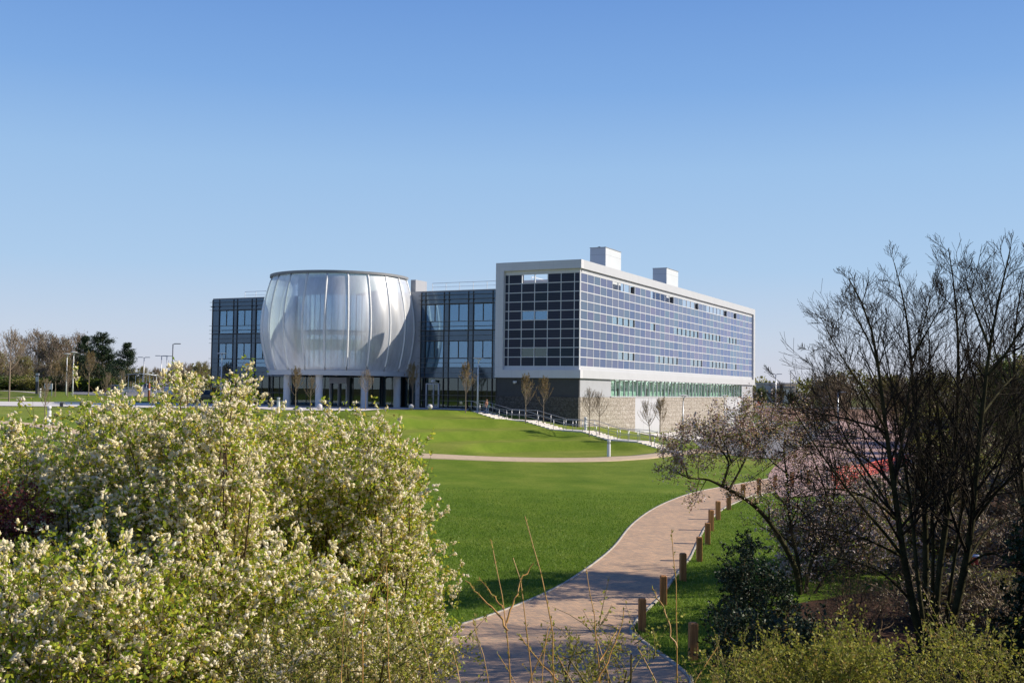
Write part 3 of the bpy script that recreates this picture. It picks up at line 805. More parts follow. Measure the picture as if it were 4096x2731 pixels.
wl = [(-39.4, -37.1), (-36.5, -34.2), (-33.55, -31.3), (-30.7, -28.4)]
wm = [(-9.14, -6.72), (-6.08, -3.61), (-2.98, -0.55)]
rows_w = [(2.46, 5.46), (6.60, 9.57)]
def clad(u0, u1, wins, name):
    mb = MB(); y0, y1 = 0.0, 0.14
    for z0, z1 in ((9.57, 10.95), (5.46, 6.60), (1.36, 2.46)):
        mb.box(u0, u1, y0, y1, z0, z1)
    edges = [u0] + [x for w in wins for x in w] + [u1]
    for a, b in zip(edges[::2], edges[1::2]):
        for z0, z1 in rows_w: mb.box(a, b, y0, y1, z0, z1)
    bpart(mb, name, [M['spandrel']])
    mb = MB()
    for e in edges:
        mb.box(e - 0.045, e + 0.045, -0.07, -0.003, -2.0, 10.93)
    mb.box(u0, u1, -0.05, -0.004, 6.55, 6.63); mb.box(u0, u1, -0.05, -0.004, 9.55, 9.60)
    bpart(mb, "mullion", [M['mullion']])
    mb = MB()
    for z in (10.6, 10.1, 9.62, 7.63, 7.08, 6.66, 6.05, 5.48, 3.55, 3.0, 2.5, 1.9, 1.36, -0.6, -1.2):
        mb.box(u0 - 0.25, u1, -0.30, -0.14, z - 0.018, z + 0.018)
    for e in edges: mb.box(e - 0.02, e + 0.02, -0.3, -0.075, 10.0, 10.1)
    bpart(mb, "louvre_rail", [M['rail_dark']])
    for a, b in wins:
        for z0, z1 in rows_w:
            mid = (a + b) / 2
            f = MB()
            f.box(a, b, 0.005, 0.1, z0, z0 + 0.07); f.box(a, b, 0.005, 0.1, z1 - 0.07, z1)
            f.box(a, a + 0.06, 0.005, 0.1, z0 + 0.07, z1 - 0.07); f.box(b - 0.06, b, 0.005, 0.1, z0 + 0.07, z1 - 0.07)
            f.box(mid - 0.05, mid + 0.05, 0.005, 0.1, z0 + 1.07, z1 - 0.07)
            f.box(a + 0.06, b - 0.06, 0.005, 0.1, z0 + 1.0, z0 + 1.06)
            w = bpart(f, "window", [M['mullion']])
            g = MB(); g.box(a + 0.06, b - 0.06, 0.045, 0.06, z0 + 0.07, z1 - 0.07)
            bpart(g, "pane", [M['glass_blue']], w)
clad(UL, -27.5, wl, "cladding")
clad(-9.7, 0.0, wm, "cladding")
# flat left end
mb = MB(); mb.box(UL - 0.02, UL + 0.12, 0.16, 15.9, -2.5, 10.9); bpart(mb, "end_wall", [M['spandrel']])
# ground floor glazing
def ground_glazing(u0, u1, step, name, door=None):
    mb = MB(); u = u0
    while u < u1 - 0.05:
        v = min(u + step, u1)
        if not (door and u < door[1] - 0.01 and v > door[0] + 0.01):
            mb.box(u + 0.03, v - 0.03, 0.05, 0.07, -2.0, 1.30)
        elif True:
            if u < door[0]: mb.box(u + 0.03, door[0], 0.05, 0.07, -2.0, 1.30)
            if v > door[1]: mb.box(door[1], v - 0.03, 0.05, 0.07, -2.0, 1.30)
        u = v
    if door: mb.box(door[0], door[1], 0.05, 0.07, 0.75, 1.30)
    bpart(mb, name, [M['glass_entry']])
    mb = MB(); u = u0 + step
    while u < u1 - 0.1:
        if not (door and door[0] - 0.05 < u < door[1] + 0.05): mb.box(u - 0.03, u + 0.03, 0.0, 0.1, -2.0, 1.34)
        u += step
    mb.box(u0, u1, 0.0, 0.11, 1.3, 1.355); mb.box(u0, u1, -0.01, 0.12, -2.1, -1.98)
    bpart(mb, "glazing_frame", [M['mullion']])
ground_glazing(-9.7, 0.0, 1.22, "glazing", (-8.95, -7.2))
ground_glazing(UL, -9.75, 1.35, "glazing", (-21.9, -19.4))
# side door in the middle bay
f = MB()
f.box(-8.95, -8.8, -0.08, 0.12, -2.0, 0.7); f.box(-7.35, -7.2, -0.08, 0.12, -2.0, 0.7); f.box(-8.8, -7.35, -0.08, 0.12, 0.58, 0.72); f.box(-7.98, -7.88, -0.08, 0.12, -2.0, 0.58); f.box(-8.8, -7.35, -0.08, 0.12, -2.0, -1.85)
d = bpart(f, "door", [M['door_grey']])
g = MB(); g.box(-8.8, -7.98, 0.0, 0.02, -1.85, 0.58); g.box(-7.88, -7.35, 0.0, 0.02, -1.85, 0.58); bpart(g, "pane", [M['glass_entry']], d)
g = MB(); g.box(-8.07, -8.03, -0.13, -0.085, -0.9, -0.3); bpart(g, "handle", [M['steel']], d)
g = MB(); g.box(-8.7, -7.7, 0.1, 0.13, 0.95, 1.15); bpart(g, "sign_panel", [M['lab_wall']])
# revolving-style entrance under the drum
f = MB()
f.box(-21.9, -21.75, -0.5, 0.12, -2.0, 0.6); f.box(-19.55, -19.4, -0.5, 0.12, -2.0, 0.6); f.box(-20.68, -20.58, -0.5, 0.12, -2.0, 0.6); f.box(-21.9, -19.4, -0.6, 0.14, 0.6, 1.28)
d = bpart(f, "entrance_door", [M['frame_clad']])
g = MB(); g.box(-21.75, -20.68, -0.2, -0.18, -2.0, 0.6); g.box(-20.58, -19.55, -0.2, -0.18, -2.0, 0.6); bpart(g, "pane", [M['glass_entry']], d)
g = MB(); g.box(-20.75, -20.72, -0.27, -0.21, -1.2, 0.0); g.box(-20.54, -20.51, -0.27, -0.21, -1.2, 0.0); bpart(g, "handle", [M['steel']], d)
# interior of the lobby
mb = MB(); mb.box(-31, -9.8, 7.0, 7.15, -2.0, 2.0); bpart(mb, "lobby_wall", [M['interior_dark']])

# --- the drum
AX, AY = -18.9, -2.83                         # axis in building coordinates
cdir = np.array([0.158, -0.987]); rdir = np.array([0.987, 0.158])
cr, sr = math.cos(-BROT), math.sin(-BROT)
def rotl(v): return np.array([v[0] * cr - v[1] * sr, v[0] * sr + v[1] * cr])
cl, rl = rotl(cdir), rotl(rdir)
def drum_pt(phi, r, z):
    q = r * (math.cos(phi) * cl + math.sin(phi) * rl)
    return (AX + q[0], AY + q[1], z)
ZD0, ZD1 = 1.95, 12.45
def drum_r(z):
    t = (z - ZD0) / (ZD1 - ZD0)
    t = min(max(t, 0), 1)
    return 7.88 - 0.15 * t + 0.93 * math.sin(math.pi * t ** 0.95) ** 0.9
P0, P1 = R(-138), R(74)
ribs = [R(5.7 + 16.36 * k) for k in range(-9, 5)]
ribs = [p for p in ribs if P0 < p < P1]
edges = [P0] + ribs + [P1]
for a, b in zip(edges[:-1], edges[1:]):
    mb = MB(); nu, nz = 10, 26
    for j in range(nz + 1):
        z = ZD0 + (ZD1 - ZD0) * j / nz
        for i in range(nu + 1):
            s = i / nu
            puff = 0.17 * math.sin(math.pi * s) * math.sin(math.pi * j / nz) ** 0.6 * min(1.0, (b - a) / R(16.36))
            mb.v.append(drum_pt(a + (b - a) * s, drum_r(z) + puff, z))
    for j in range(nz):
        for i in range(nu):
            n = j * (nu + 1) + i
            mb.f.append((n, n + 1, n + nu + 2, n + nu + 1)); mb.m.append(0)
    bpart(mb, "membrane_bay", [M['skin']], smooth=True)
for p in ribs:
    mb = MB()
    mb.tube([drum_pt(p, drum_r(ZD0 + (ZD1 - ZD0) * k / 20) + 0.03, ZD0 + (ZD1 - ZD0) * k / 20) for k in range(21)], 0.11, 6)
    bpart(mb, "rib", [M['white_metal']], smooth=True)
def ringband(mb, r0, r1, z0, z1, a0=P0, a1=P1, n=72, mi=0):
    for i in range(n):
        a, b = a0 + (a1 - a0) * i / n, a0 + (a1 - a0) * (i + 1) / n
        p = [drum_pt(a, r0, z0), drum_pt(b, r0, z0), drum_pt(b, r1, z0), drum_pt(a, r1, z0), drum_pt(a, r0, z1), drum_pt(b, r0, z1), drum_pt(b, r1, z1), drum_pt(a, r1, z1)]
        n0 = len(mb.v); mb.v += p
        for q in ((0, 1, 2, 3), (7, 6, 5, 4), (3, 2, 6, 7), (1, 0, 4, 5)):
            mb.f.append(tuple(n0 + k for k in q)); mb.m.append(mi)
mb = MB(); ringband(mb, 6.0, 8.0, 1.42, 1.95); bpart(mb, "base_ring", [M['white_panel']])
mb = MB(); ringband(mb, 7.2, 7.95, 12.45, 12.72); bpart(mb, "rim", [M['mid_grey']])
mb = MB(); mb.lathe([(7.4, 12.3), (7.4, 12.5)], (AX, AY, 0), 64); bpart(mb, "drum_roof", [M['glass_clear']])
mb = MB()
mb.lathe([(7.0, 1.5), (7.0, 1.93)], (AX, AY, 0), 48); bpart(mb, "drum_floor", [M['ceiling']])
# inner glazed drum: bands of floor edge, glass and pale spandrel
RI = 4.8
for r0, r1, z0, z1, nm, mm in ((.3, 0, 10.35, 12.3, "inner_band", 'white_panel'), (.1, .02, 5.9, 6.25, "inner_band", 'white_panel'), (.1, .02, 1.94, 2.3, "inner_band", 'white_panel'),
        (.1, 0, 6.25, 6.45, "inner_spandrel", 'spandrel'), (.05, -.02, 6.45, 7.1, "inner_glazing", 'inner_blue'), (.1, 0, 4.2, 5.4, "inner_spandrel", 'lab_wall'), (.05, -.02, 7.1, 10.35, "inner_glazing", 'inner_blue'), (.05, -.02, 2.3, 4.2, "inner_glazing", 'inner_blue'), (.05, -.02, 5.4, 5.9, "inner_glazing", 'inner_blue')):
    mb = MB(); ringband(mb, RI - r0, RI + r1, z0, z1); bpart(mb, nm, [M[mm]])
mb = MB()
for k in range(-20, 10):
    p = R(5.7 + 16.36 / 2 * k)
    if P0 < p < P1: mb.tube([drum_pt(p, RI + 0.05, 1.95), drum_pt(p, RI + 0.05, 10.4)], 0.03, 4)
bpart(mb, "inner_mullion", [M['mullion']])
mb = MB(); mb.lathe([(2.8, 1.95), (2.8, 12.2)], (AX, AY + 0.4, 0), 32); bpart(mb, "inner_core", [M['ceiling']])
for p in (-54, -17.5, 24, 72):
    mb = MB(); q = drum_pt(R(p), 6.9, 0)
    mb.lathe([(0.4, -2.15), (0.4, 1.42)], (q[0], q[1], 0), 24); bpart(mb, "column", [M['column']], smooth=False)
mb = MB(); q = drum_pt(0, 0, 0)
for p in range(-50, 70, 24):
    c = drum_pt(R(p), 7.0, 0); mb.lathe([(0.12, 1.36), (0.12, 1.415)], (c[0], c[1], 0), 12)
bpart(mb, "soffit_light", [M['white_metal']])
# pale pier and return wall right of the drum
mb = MB()
mb.box(-11.5, -9.72, -0.06, 0.5, 1.4, 11.1)
mb.box(-11.4, -10.75, 0.35, 2.8, 11.1, 12.5)
mb.box(-10.3, -9.72, -0.05, 0.4, -2.1, 1.4)
bpart(mb, "return_wall", [M['grey_wall']])

# --- roof railings of the wings
def roof_rail(u0, u1, y, z0, n, name="roof_railing"):
    mb = MB()
    for i in range(n + 1):
        u = u0 + (u1 - u0) * i / n; mb.tube([(u, y, z0), (u, y, z0 + 1.0)], 0.03, 5)
    mb.tube([(u0, y, z0 + 1.0), (u1, y, z0 + 1.0)], 0.03, 5); mb.tube([(u0, y, z0 + 0.55), (u1, y, z0 + 0.55)], 0.02, 5)
    bpart(mb, name, [M['white_metal']])
roof_rail(-9.0, -0.2, 1.2, 11.1, 5); roof_rail(-37.5, -27, 2.5, 11.1, 6)

# --- solar-clad block
U1, D1 = 9.80, 72.6
ZT, ZB, ZP0, ZP1 = 13.86, 1.40, 2.64, 12.54
rz = [ZP1 - 0.99 * k for k in range(11)]
lcols = [0.95, 1.42] + [1.42 + 1.55 * k for k in range(1, 6)] + [U1 - 0.02]
open_l = {(0, 2), (0, 3), (4, 2), (4, 3), (8, 2), (8, 3)}
rcols = [0.12 + 1.822 * k for k in range(39)] ; rcols.append(D1 - 1.05)
def t_of(px):
    x = (px - 2048) / F0; return (x * 113.6 - 7.13) / (0.451 - 0.893 * x)
open_r = set(); groups_r = {0: [(2457, 2548), (2595, 2688), (2727, 2793), (2827, 2911), (2940, 2951)],
    4: [(2457, 2548), (2593, 2631), (2695, 2794), (2814, 2885), (2914, 2952)],
    8: [(2480, 2548), (2615, 2709), (2761, 2810), (2842, 2913), (2929, 2952)]}
runs = []
for rr, L in groups_r.items():
    for a, b in L:
        k0 = round((t_of(a) - 0.12) / 1.822); k1 = max(k0 + 1, round((t_of(b) - 0.12) / 1.822))
        runs.append((rr, k0, k1))
        for k in range(k0, k1): open_r.add((rr, k))
lw = 0.042
mb = MB()
for i in range(len(lcols) - 1):
    for j in range(10):
        if (j, i) in open_l: continue
        mb.box(lcols[i] + lw, lcols[i + 1] - lw, -0.05, 0.0, rz[j + 1] + lw, rz[j] - lw)
pvl = bpart(mb, "solar_panels", [M['pv']], label="dark navy solar panels on the shaded end")
mb = MB()
for i in range(len(rcols) - 1):
    for j in range(10):
        if (j, i) in open_r: continue
        mb.box(U1 - 0.05, U1, rcols[i] + lw, rcols[i + 1] - lw, rz[j + 1] + lw, rz[j] - lw)
bpart(mb, "solar_panels", [M['pv']], label="blue solar panels on the sunlit long side")
mb = MB()
for j, z in enumerate(rz): mb.box(0.93, U1 + 0.02, -0.075, 0.08, z - lw, z + lw)
for i, u in enumerate(lcols):
    for j in range(10):
        w2 = lw if 0 < i < len(lcols) - 1 else 0.03
        mb.box(u - w2, u + w2, -0.072, 0.078, rz[j + 1] + lw, rz[j] - lw)
bpart(mb, "panel_lattice", [M['lattice']])
mb = MB()
for j, z in enumerate(rz): mb.box(U1 - 0.1, U1 + 0.027, 0.085, rcols[-1] + 0.02, z - lw - 0.005, z + lw + 0.005)
for i, d in enumerate(rcols):
    for j in range(10):
        mb.box(U1 - 0.095, U1 + 0.024, max(d - lw, 0.085), d + lw, rz[j + 1] + lw + 0.005, rz[j] - lw - 0.005)
bpart(mb, "panel_lattice", [M['lattice']])
# window reveals and panes
def boxwin(kind, j, a, b, top):
    z0, z1 = rz[j + 1] + lw, rz[j] - lw
    if kind == 'r':
        if top:
            mb = MB(); mb.box(U1 - 0.55, U1 - 0.1, rcols[b] - 0.06, rcols[b] - lw - 0.001, z0, z1)
            return bpart(mb, "window", [M['mullion']], label="open slot above the roof line")
        mb = MB()
        mb.box(U1 - 0.45, U1 - 0.1, rcols[b] - 0.42, rcols[b] - lw - 0.003, z0, z1)
        mb.box(U1 - 0.45, U1 - 0.1, rcols[a] + lw + 0.003, rcols[a] + lw + 0.05, z0, z1)
        mb.box(U1 - 0.45, U1 - 0.1, rcols[a] + lw + 0.06, rcols[b] - 0.43, z0, z0 + 0.04)
        w = bpart(mb, "window", [M['mullion']])
        g = MB()
        for k in range(a, b): g.box(U1 - 0.09, U1 - 0.07, rcols[k] + lw, rcols[k + 1] - (lw if k < b - 1 else 0.45), z0 + 0.04, z1)
        bpart(g, "pane", [M['glass_pale']], w)
    else:
        mb = MB(); mb.box(lcols[a] + lw, lcols[b] - lw, 0.09, 0.3, z0 - 0.02, z0 + 0.03)
        mb.box(lcols[a] + lw - 0.03, lcols[a] + lw + 0.02, 0.09, 0.3, z0 + 0.03, z1)
        w = bpart(mb, "window", [M['mullion']])
        if not top:
            g = MB()
            for k in range(a, b): g.box(lcols[k] + lw, lcols[k + 1] - lw, 0.02, 0.04, z0, z1)
            bpart(g, "pane", [M['glass_blue' if j == 4 else 'glass_entry']], w)  # tree reflection put into the colour: darker glass in the lowest row
for rr, a, b in runs: boxwin('r', rr, a, b, rr == 0)
for j in (0, 4, 8): boxwin('l', j, 2, 4, j == 0)
# inner box behind the panels, roof deck below the top row
mb = MB(); mb.box(0.3, U1 - 0.9, 0.6, D1 - 0.6, 1.5, 11.35); bpart(mb, "inner_block", [M['interior_dark']])
mb = MB()
mb.box(0.05, U1 - 0.12, 0.1, D1 - 0.1, 11.40, 11.52)
bpart(mb, "roof_deck", [M['grey_wall']])
# white frame: left stile, top band, bottom band, far stile
mb = MB(); y0 = -0.42; x1 = U1 + 0.28
mb.box(-0.02, 0.93, y0, 0.3, ZB, ZT)                               # left stile
mb.box(0.93, x1, y0, 0.3, 12.95, ZT)                               # top band, short side
mb.box(0.93, x1, y0, 0.3, ZB, 2.27)                                # bottom band, short side
mb.box(0.93, U1 + 0.03, -0.12, 0.3, 2.27, ZP0 - lw)                # sloping sill
mb.box(0.93, U1 + 0.03, -0.10, 0.1, ZP1 + lw, 12.95)
bpart(mb, "frame", [M['frame_clad']])
mb = MB()
mb.box(U1 - 0.3, x1, 0.302, D1, 12.95, ZT)
mb.box(U1 - 0.3, x1, 0.302, D1, ZB, 2.27)
mb.box(U1 - 0.3, x1, D1 - 1.0, D1, 2.27, 12.95)
mb.box(U1 - 0.12, U1 + 0.035, 0.302, D1 - 1.0, 2.27, ZP0 - lw - 0.006)
mb.box(U1 - 0.12, U1 + 0.035, 0.302, D1 - 1.0, ZP1 + lw + 0.006, 12.95)
bpart(mb, "frame", [M['frame_white']], label="bright white frame of the long side")
mb = MB(); mb.box(-0.02, 0.93, 0.302, D1, ZB, 11.4); bpart(mb, "rear_side_wall", [M['grey_wall']])
mb = MB(); mb.box(0.0, x1 - 0.4, 0.31, D1 - 0.1, ZB + 0.005, ZB + 0.1); bpart(mb, "soffit", [M['mid_grey']])
# plinth: smooth charcoal band, gabion below, glazed ribbon, doors
zg = -0.58
mb = MB(); mb.box(0.0, U1 - 0.02, -0.02, 0.25, zg, ZB - 0.005); bpart(mb, "plinth_panel", [M['plinth_dark']])
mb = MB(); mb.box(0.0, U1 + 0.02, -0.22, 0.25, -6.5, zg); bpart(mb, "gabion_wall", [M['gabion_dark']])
dw0, dw1 = t_of(2447), t_of(2970)
for a, b in ((0.252, dw0), (dw1, D1 - 0.6)):
    mb = MB(); mb.box(U1 - 0.25, U1 - 0.016, a, b, zg, ZB - 0.004); bpart(mb, "plinth_panel", [M['grey_wall']])
doors = [(t_of(2543), t_of(2641)), (t_of(2908), t_of(2972))]
segs = [(0.252, doors[0][0]), (doors[0][1], doors[1][0]), (doors[1][1] + 0.6, D1 - 0.4)]
for a, b in segs:
    mb = MB(); mb.box(U1 - 0.4, U1 + 0.03, a, b, -6.5, zg - 0.01); bpart(mb, "gabion_wall", [M['gabion']])
mb = MB(); mb.box(U1 - 0.3, U1 + 0.12, dw0 - 0.2, dw1 + 0.2, zg - 0.008, zg + 0.1); bpart(mb, "window_sill", [M['white_panel']])
mb = MB(); n = int((dw1 - dw0) / 1.42)
for i in range(n + 1):
    d = dw0 + (dw1 - dw0) * i / n; mb.box(U1 - 0.2, U1 - 0.02, d - 0.04, d + 0.04, zg + 0.1, ZB - 0.01)
mb.box(U1 - 0.2, U1 - 0.025, dw0, dw1, ZB - 0.08, ZB - 0.012)
rw = bpart(mb, "ribbon_window", [M['white_panel']])
mb = MB()
for i in range(n): mb.box(U1 - 0.12, U1 - 0.10, dw0 + (dw1 - dw0) * i / n + 0.04, dw0 + (dw1 - dw0) * (i + 1) / n - 0.04, zg + 0.1, ZB - 0.08)
bpart(mb, "pane", [M['glass_clear']], rw)
mb = MB(); mb.box(U1 - 1.7, U1 - 1.5, dw0 - 1, dw1 + 1, -1.2, ZB); mb.box(U1 - 2.0, U1 - 0.26, dw0 - 1, dw1 + 1, -1.3, -1.2); mb.box(U1 - 2.0, U1 - 0.3, dw0 - 0.3, dw0 - 0.2, -1.2, ZB); mb.box(U1 - 2.0, U1 - 0.3, dw1 + 0.2, dw1 + 0.3, -1.2, ZB)
for i in range(0, n, 9): mb.box(U1 - 1.5, U1 - 1.0, dw0 + (dw1 - dw0) * i / n - 0.05, dw0 + (dw1 - dw0) * i / n + 0.05, -1.2, ZB - 0.15)
bpart(mb, "laboratory_wall", [M['lab_wall']])
mb = MB()
for i in range(1, n, 2): mb.box(U1 - 1.3, U1 - 0.4, dw0 + (dw1 - dw0) * i / n - 0.15, dw0 + (dw1 - dw0) * i / n + 0.15, ZB - 0.07, ZB - 0.03)
bpart(mb, "ceiling_light", [M['strip_light']])
mb = MB(); rn = random.Random(3)
for i in range(26):
    d = dw0 + 1.5 + i * (dw1 - dw0 - 3) / 26 + rn.uniform(-0.4, 0.4)
    if rn.random() < 0.5: mb.box(U1 - 1.49, U1 - 1.44, d, d + rn.choice((0.35, 0.5)), -1.2, 0.45)
bpart(mb, "inner_door", [M['interior_dark']])
for k, (a, b) in enumerate(doors):
    mb = MB(); mb.box(U1 - 0.2, U1 + 0.01, a, b, -6.3, zg - 0.012)
    d = bpart(mb, "door", [M['door_grey']])
    s = MB()
    for q in (0.33, 0.66): s.box(U1 + 0.01, U1 + 0.016, a + (b - a) * q - 0.02, a + (b - a) * q + 0.02, -6.2, zg - 0.1)
    bpart(s, "seam", [M['door_line']], d)
    s = MB(); c = a + (b - a) * 0.58; zz = -3.6 if k == 0 else -2.9
    s.box(U1 + 0.016, U1 + 0.12, c, c + 0.12, zz, zz + 0.3); s.tube([(U1 + 0.1, c + 0.06, zz + 0.3), (U1 + 0.18, c + 0.06, zz + 0.42), (U1 + 0.26, c + 0.06, zz + 0.3)], 0.05, 6)
    bpart(s, "handle", [M['black']], d)
# roof plant boxes
for dd, hh in ((11.8, 16.72), (33.7, 16.66)):
    mb = MB(); mb.box(5.95, 7.9, dd, dd + 4.95, 11.5, hh)
    v = bpart(mb, "roof_vent_box", [M['vent_clad']])
    mb = MB(); mb.box(5.9, 7.95, dd - 0.05, dd + 5.0, hh + 0.002, hh + 0.07); bpart(mb, "coping", [M['steel']], v)
    if dd < 20:
        mb = MB(); mb.lathe([(0.22, hh), (0.24, hh + 0.12), (0.1, hh + 0.2)], (6.9, dd + 0.5, 0), 10); mb.lathe([(0.12, hh), (0.12, hh + 0.14)], (7.6, dd + 1.2, 0), 8)
        bpart(mb, "vent_cap", [M['black']], v)
mb = MB()
for k in range(12):
    mb.tube([(2.2, 4 + k * 2.5, 11.52), (2.2, 4 + k * 2.5, 12.7)], 0.04, 5)
mb.tube([(2.2, 4, 12.7), (2.2, 31.5, 12.7)], 0.04, 5); mb.tube([(2.2, 4, 12.2), (2.2, 31.5, 12.2)], 0.03, 5)
bpart(mb, "roof_railing", [M['white_metal']])
mb = MB(); mb.box(1.2, 5.0, 3.0, 9.0, 11.53, 12.25); bpart(mb, "roof_duct", [M['vent_clad']])

# --- cameras and lamps fixed to the walls
def wall_camera(x, y, z, rot, lab):
    p = b2w(x, y, z)
    t = thing("security_camera", lab, "security camera", tuple(p), BROT + rot, "dome cameras on the building walls")
    m1 = MB(); m1.box(-0.06, 0.06, 0.12, 0.2, -0.1, 0.1); m1.tube([(0, 0.14, 0.02), (0, -0.25, 0.06)], 0.03, 6); m1.build("bracket", M['white_metal'], t)
    m1 = MB(); m1.lathe([(0.05, -0.2), (0.14, -0.14), (0.17, 0.0), (0.17, 0.06), (0.08, 0.09)], (0, -0.28, 0.0), 16); m1.build("housing", M['white_metal'], t, True)
wall_camera(2.45, -0.24, 0.95, 0, "white dome camera on the charcoal wall of the solar clad block")
wall_camera(-7.75, -0.3, 0.98, 0, "white dome camera above the glazed side door")
# ---------------------------------------------------------------- steps, handrails, lamps, bollards, people, cars
def st_xyz(s, q, dz=0.0):
    p = ST_A + ST_D * ST_L * s + ST_N * q
    return (p[0], p[1], float(np.interp(s, ST_S, ST_Z)) + dz)
mb = MB()
for k in range(7):
    s0, s1, z0, z1 = ST_S[k], ST_S[k + 1], ST_Z[k], ST_Z[k + 1]
    if k % 2 == 0:
        n = 7
        for i in range(n):
            a, b = s0 + (s1 - s0) * i / n, s0 + (s1 - s0) * (i + 1) / n
            zt = z0 + (z1 - z0) * (i + 0.0) / n - 0.02
            zt -= (z0 - z1) / n * 0.5
            c = [st_xyz(a, 0), st_xyz(b, 0), st_xyz(b, ST_W), st_xyz(a, ST_W)]
            n0 = len(mb.v)
            mb.v += [(x, y, zt - 0.6) for x, y, _ in c] + [(x, y, zt) for x, y, _ in c]
            for q in ((4, 5, 6, 7), (0, 1, 5, 4), (1, 2, 6, 5), (2, 3, 7, 6), (3, 0, 4, 7)):
                mb.f.append(tuple(n0 + i2 for i2 in q)); mb.m.append(0)
    else:
        c = [st_xyz(s0, 0), st_xyz(s1, 0), st_xyz(s1, ST_W), st_xyz(s0, ST_W)]
        zz = [z0, z1, z1, z0]; n0 = len(mb.v)
        mb.v += [(x, y, z - 0.6) for (x, y, _), z in zip(c, zz)] + [(x, y, z - 0.01) for (x, y, _), z in zip(c, zz)]
        for q in ((4, 5, 6, 7), (0, 1, 5, 4), (1, 2, 6, 5), (2, 3, 7, 6), (3, 0, 4, 7)):
            mb.f.append(tuple(n0 + i2 for i2 in q)); mb.m.append(0)
tag(mb.build("stone_steps", M['concrete']), kind='structure')
ribbon("step_path", [(-5.6, 116.2), (-4.6, 114.6), (-3.2, 113.6)], 2.2, M['concrete'], 0.062, 20, 4)
for qq, lab in ((0.06, "galvanised handrail on the lawn side of the long steps"), (ST_W - 0.06, "galvanised handrail on the building side of the long steps")):
    t = thing("handrail", lab, "handrail", st_xyz(0, qq, 0), 0, "handrails along the steps")
    base = Vector(st_xyz(0, qq, 0))
    def loc(s, dz): return tuple(Vector(st_xyz(s, qq, dz)) - base)
    m1 = MB(); fine = np.linspace(-0.0, 1.0, 60)
    top = [loc(s, 1.0) for s in sorted(set(list(ST_S) + [0.0]))]
    first = (top[0][0] - 0.7, top[0][1] + 0.55, top[0][2])
    m1.tube([first] + top, 0.028, 6); m1.build("top_rail", M['steel'], t, True)
    m1 = MB(); m1.tube([loc(s, 0.5) for s in ST_S], 0.02, 6); m1.build("middle_rail", M['steel'], t, True)
    posts = [0.0, 0.05, 0.1587, 0.2, 0.2985, 0.37, 0.4485, 0.5, 0.545, 0.593, 0.66, 0.717, 0.76, 0.81, 0.855, 0.93, 1.0]
    for s in posts:
        m1 = MB(); m1.tube([loc(s, -0.15), loc(s, 1.0)], 0.028, 6); m1.build("post", M['steel'], t, True)

# person walking down the steps
def skin_figure(name, pts, edges, radii, mat, parent, root=0, sub=2):
    me = bpy.data.meshes.new(name); me.from_pydata(pts, edges, [])
    o = bpy.data.objects.new(name, me); C.objects.link(o); o.parent = parent
    me.materials.append(mat)
    mod = o.modifiers.new("skin", 'SKIN'); mod.use_smooth_shade = True
    for i, r in enumerate(radii):
        me.skin_vertices[0].data[i].radius = (r, r) if not hasattr(r, '__len__') else r
        me.skin_vertices[0].data[i].use_root = (i == root)
    ss = o.modifiers.new("sub", 'SUBSURF'); ss.levels = sub; ss.render_levels = sub
    return o
M['skin_tone'] = plain('skin_tone', (0.42, 0.24, 0.17), 0.55, 0.05)
M['hair'] = plain('auburn_hair', (0.13, 0.035, 0.015), 0.6, 0.3, 20)
M['jeans'] = plain('blue_jeans', (0.045, 0.09, 0.17), 0.85, 0.2, 12)
M['top'] = plain('brown_top', (0.26, 0.12, 0.08), 0.8, 0.15, 12)
M['teal'] = plain('teal_bag', (0.05, 0.25, 0.28), 0.7, 0.15, 9)
pz = st_xyz(0.055, 1.0, -0.21)
per = thing("person", "person with long auburn hair in a brown top and blue jeans walking down the steps", "person", pz, R(-40))
# x = forward; a walker in mid stride
bp = [(0, 0, .93), (0, 0, 1.12), (0, 0, 1.34), (0, 0, 1.45), (.01, 0, 1.52), (.02, 0, 1.60), (.015, 0, 1.67),
      (0, .16, 1.37), (.02, .21, 1.10), (.14, .18, .93), (.17, .17, .87),
      (0, -.16, 1.37), (-.03, -.21, 1.10), (.10, -.20, .90), (.14, -.19, .85),
      (0, .09, .88), (.14, .10, .50), (.08, .10, .10), (.22, .11, .04),
      (0, -.09, .88), (.02, -.10, .50), (-.20, -.10, .14), (-.10, -.10, .05)]
be = [(0, 1), (1, 2), (2, 3), (3, 4), (4, 5), (5, 6), (2, 7), (7, 8), (8, 9), (9, 10), (2, 11), (11, 12), (12, 13), (13, 14), (0, 15), (15, 16), (16, 17), (17, 18), (0, 19), (19, 20), (20, 21), (21, 22)]
br = [.12, .105, .13, .06, .055, .085, .075, .05, .038, .03, .028, .05, .038, .03, .028, .085, .058, .038, .035, .085, .058, .038, .035]
nb = len(bp)
for hand, sg in ((10, 1), (14, -1)):          # five short fingers per hand
    hx, hy, hz = bp[hand]
    for k in range(5):
        bp.append((hx + .035 + .01 * (k % 3), hy + (k - 2) * .016, hz - .05 + .01 * abs(k - 2))); be.append((hand, len(bp) - 1)); br.append(.009)
skin_figure("body", bp, be, br, M['skin_tone'], per)
tp = [(0, 0, .96), (0, 0, 1.14), (0, 0, 1.36), (0, .155, 1.38), (.02, .21, 1.12), (.11, .185, .97), (0, -.155, 1.38), (-.03, -.21, 1.12), (.07, -.20, .95), (0, 0, 1.42)]
skin_figure("top", tp, [(0, 1), (1, 2), (2, 3), (3, 4), (4, 5), (2, 6), (6, 7), (7, 8), (2, 9)], [.145, .13, .145, .068, .052, .042, .068, .052, .042, .075], M['top'], per)
jp = [(0, 0, .98), (0, .09, .88), (.14, .10, .50), (.08, .10, .12), (0, -.09, .88), (.02, -.10, .50), (-.19, -.10, .17)]
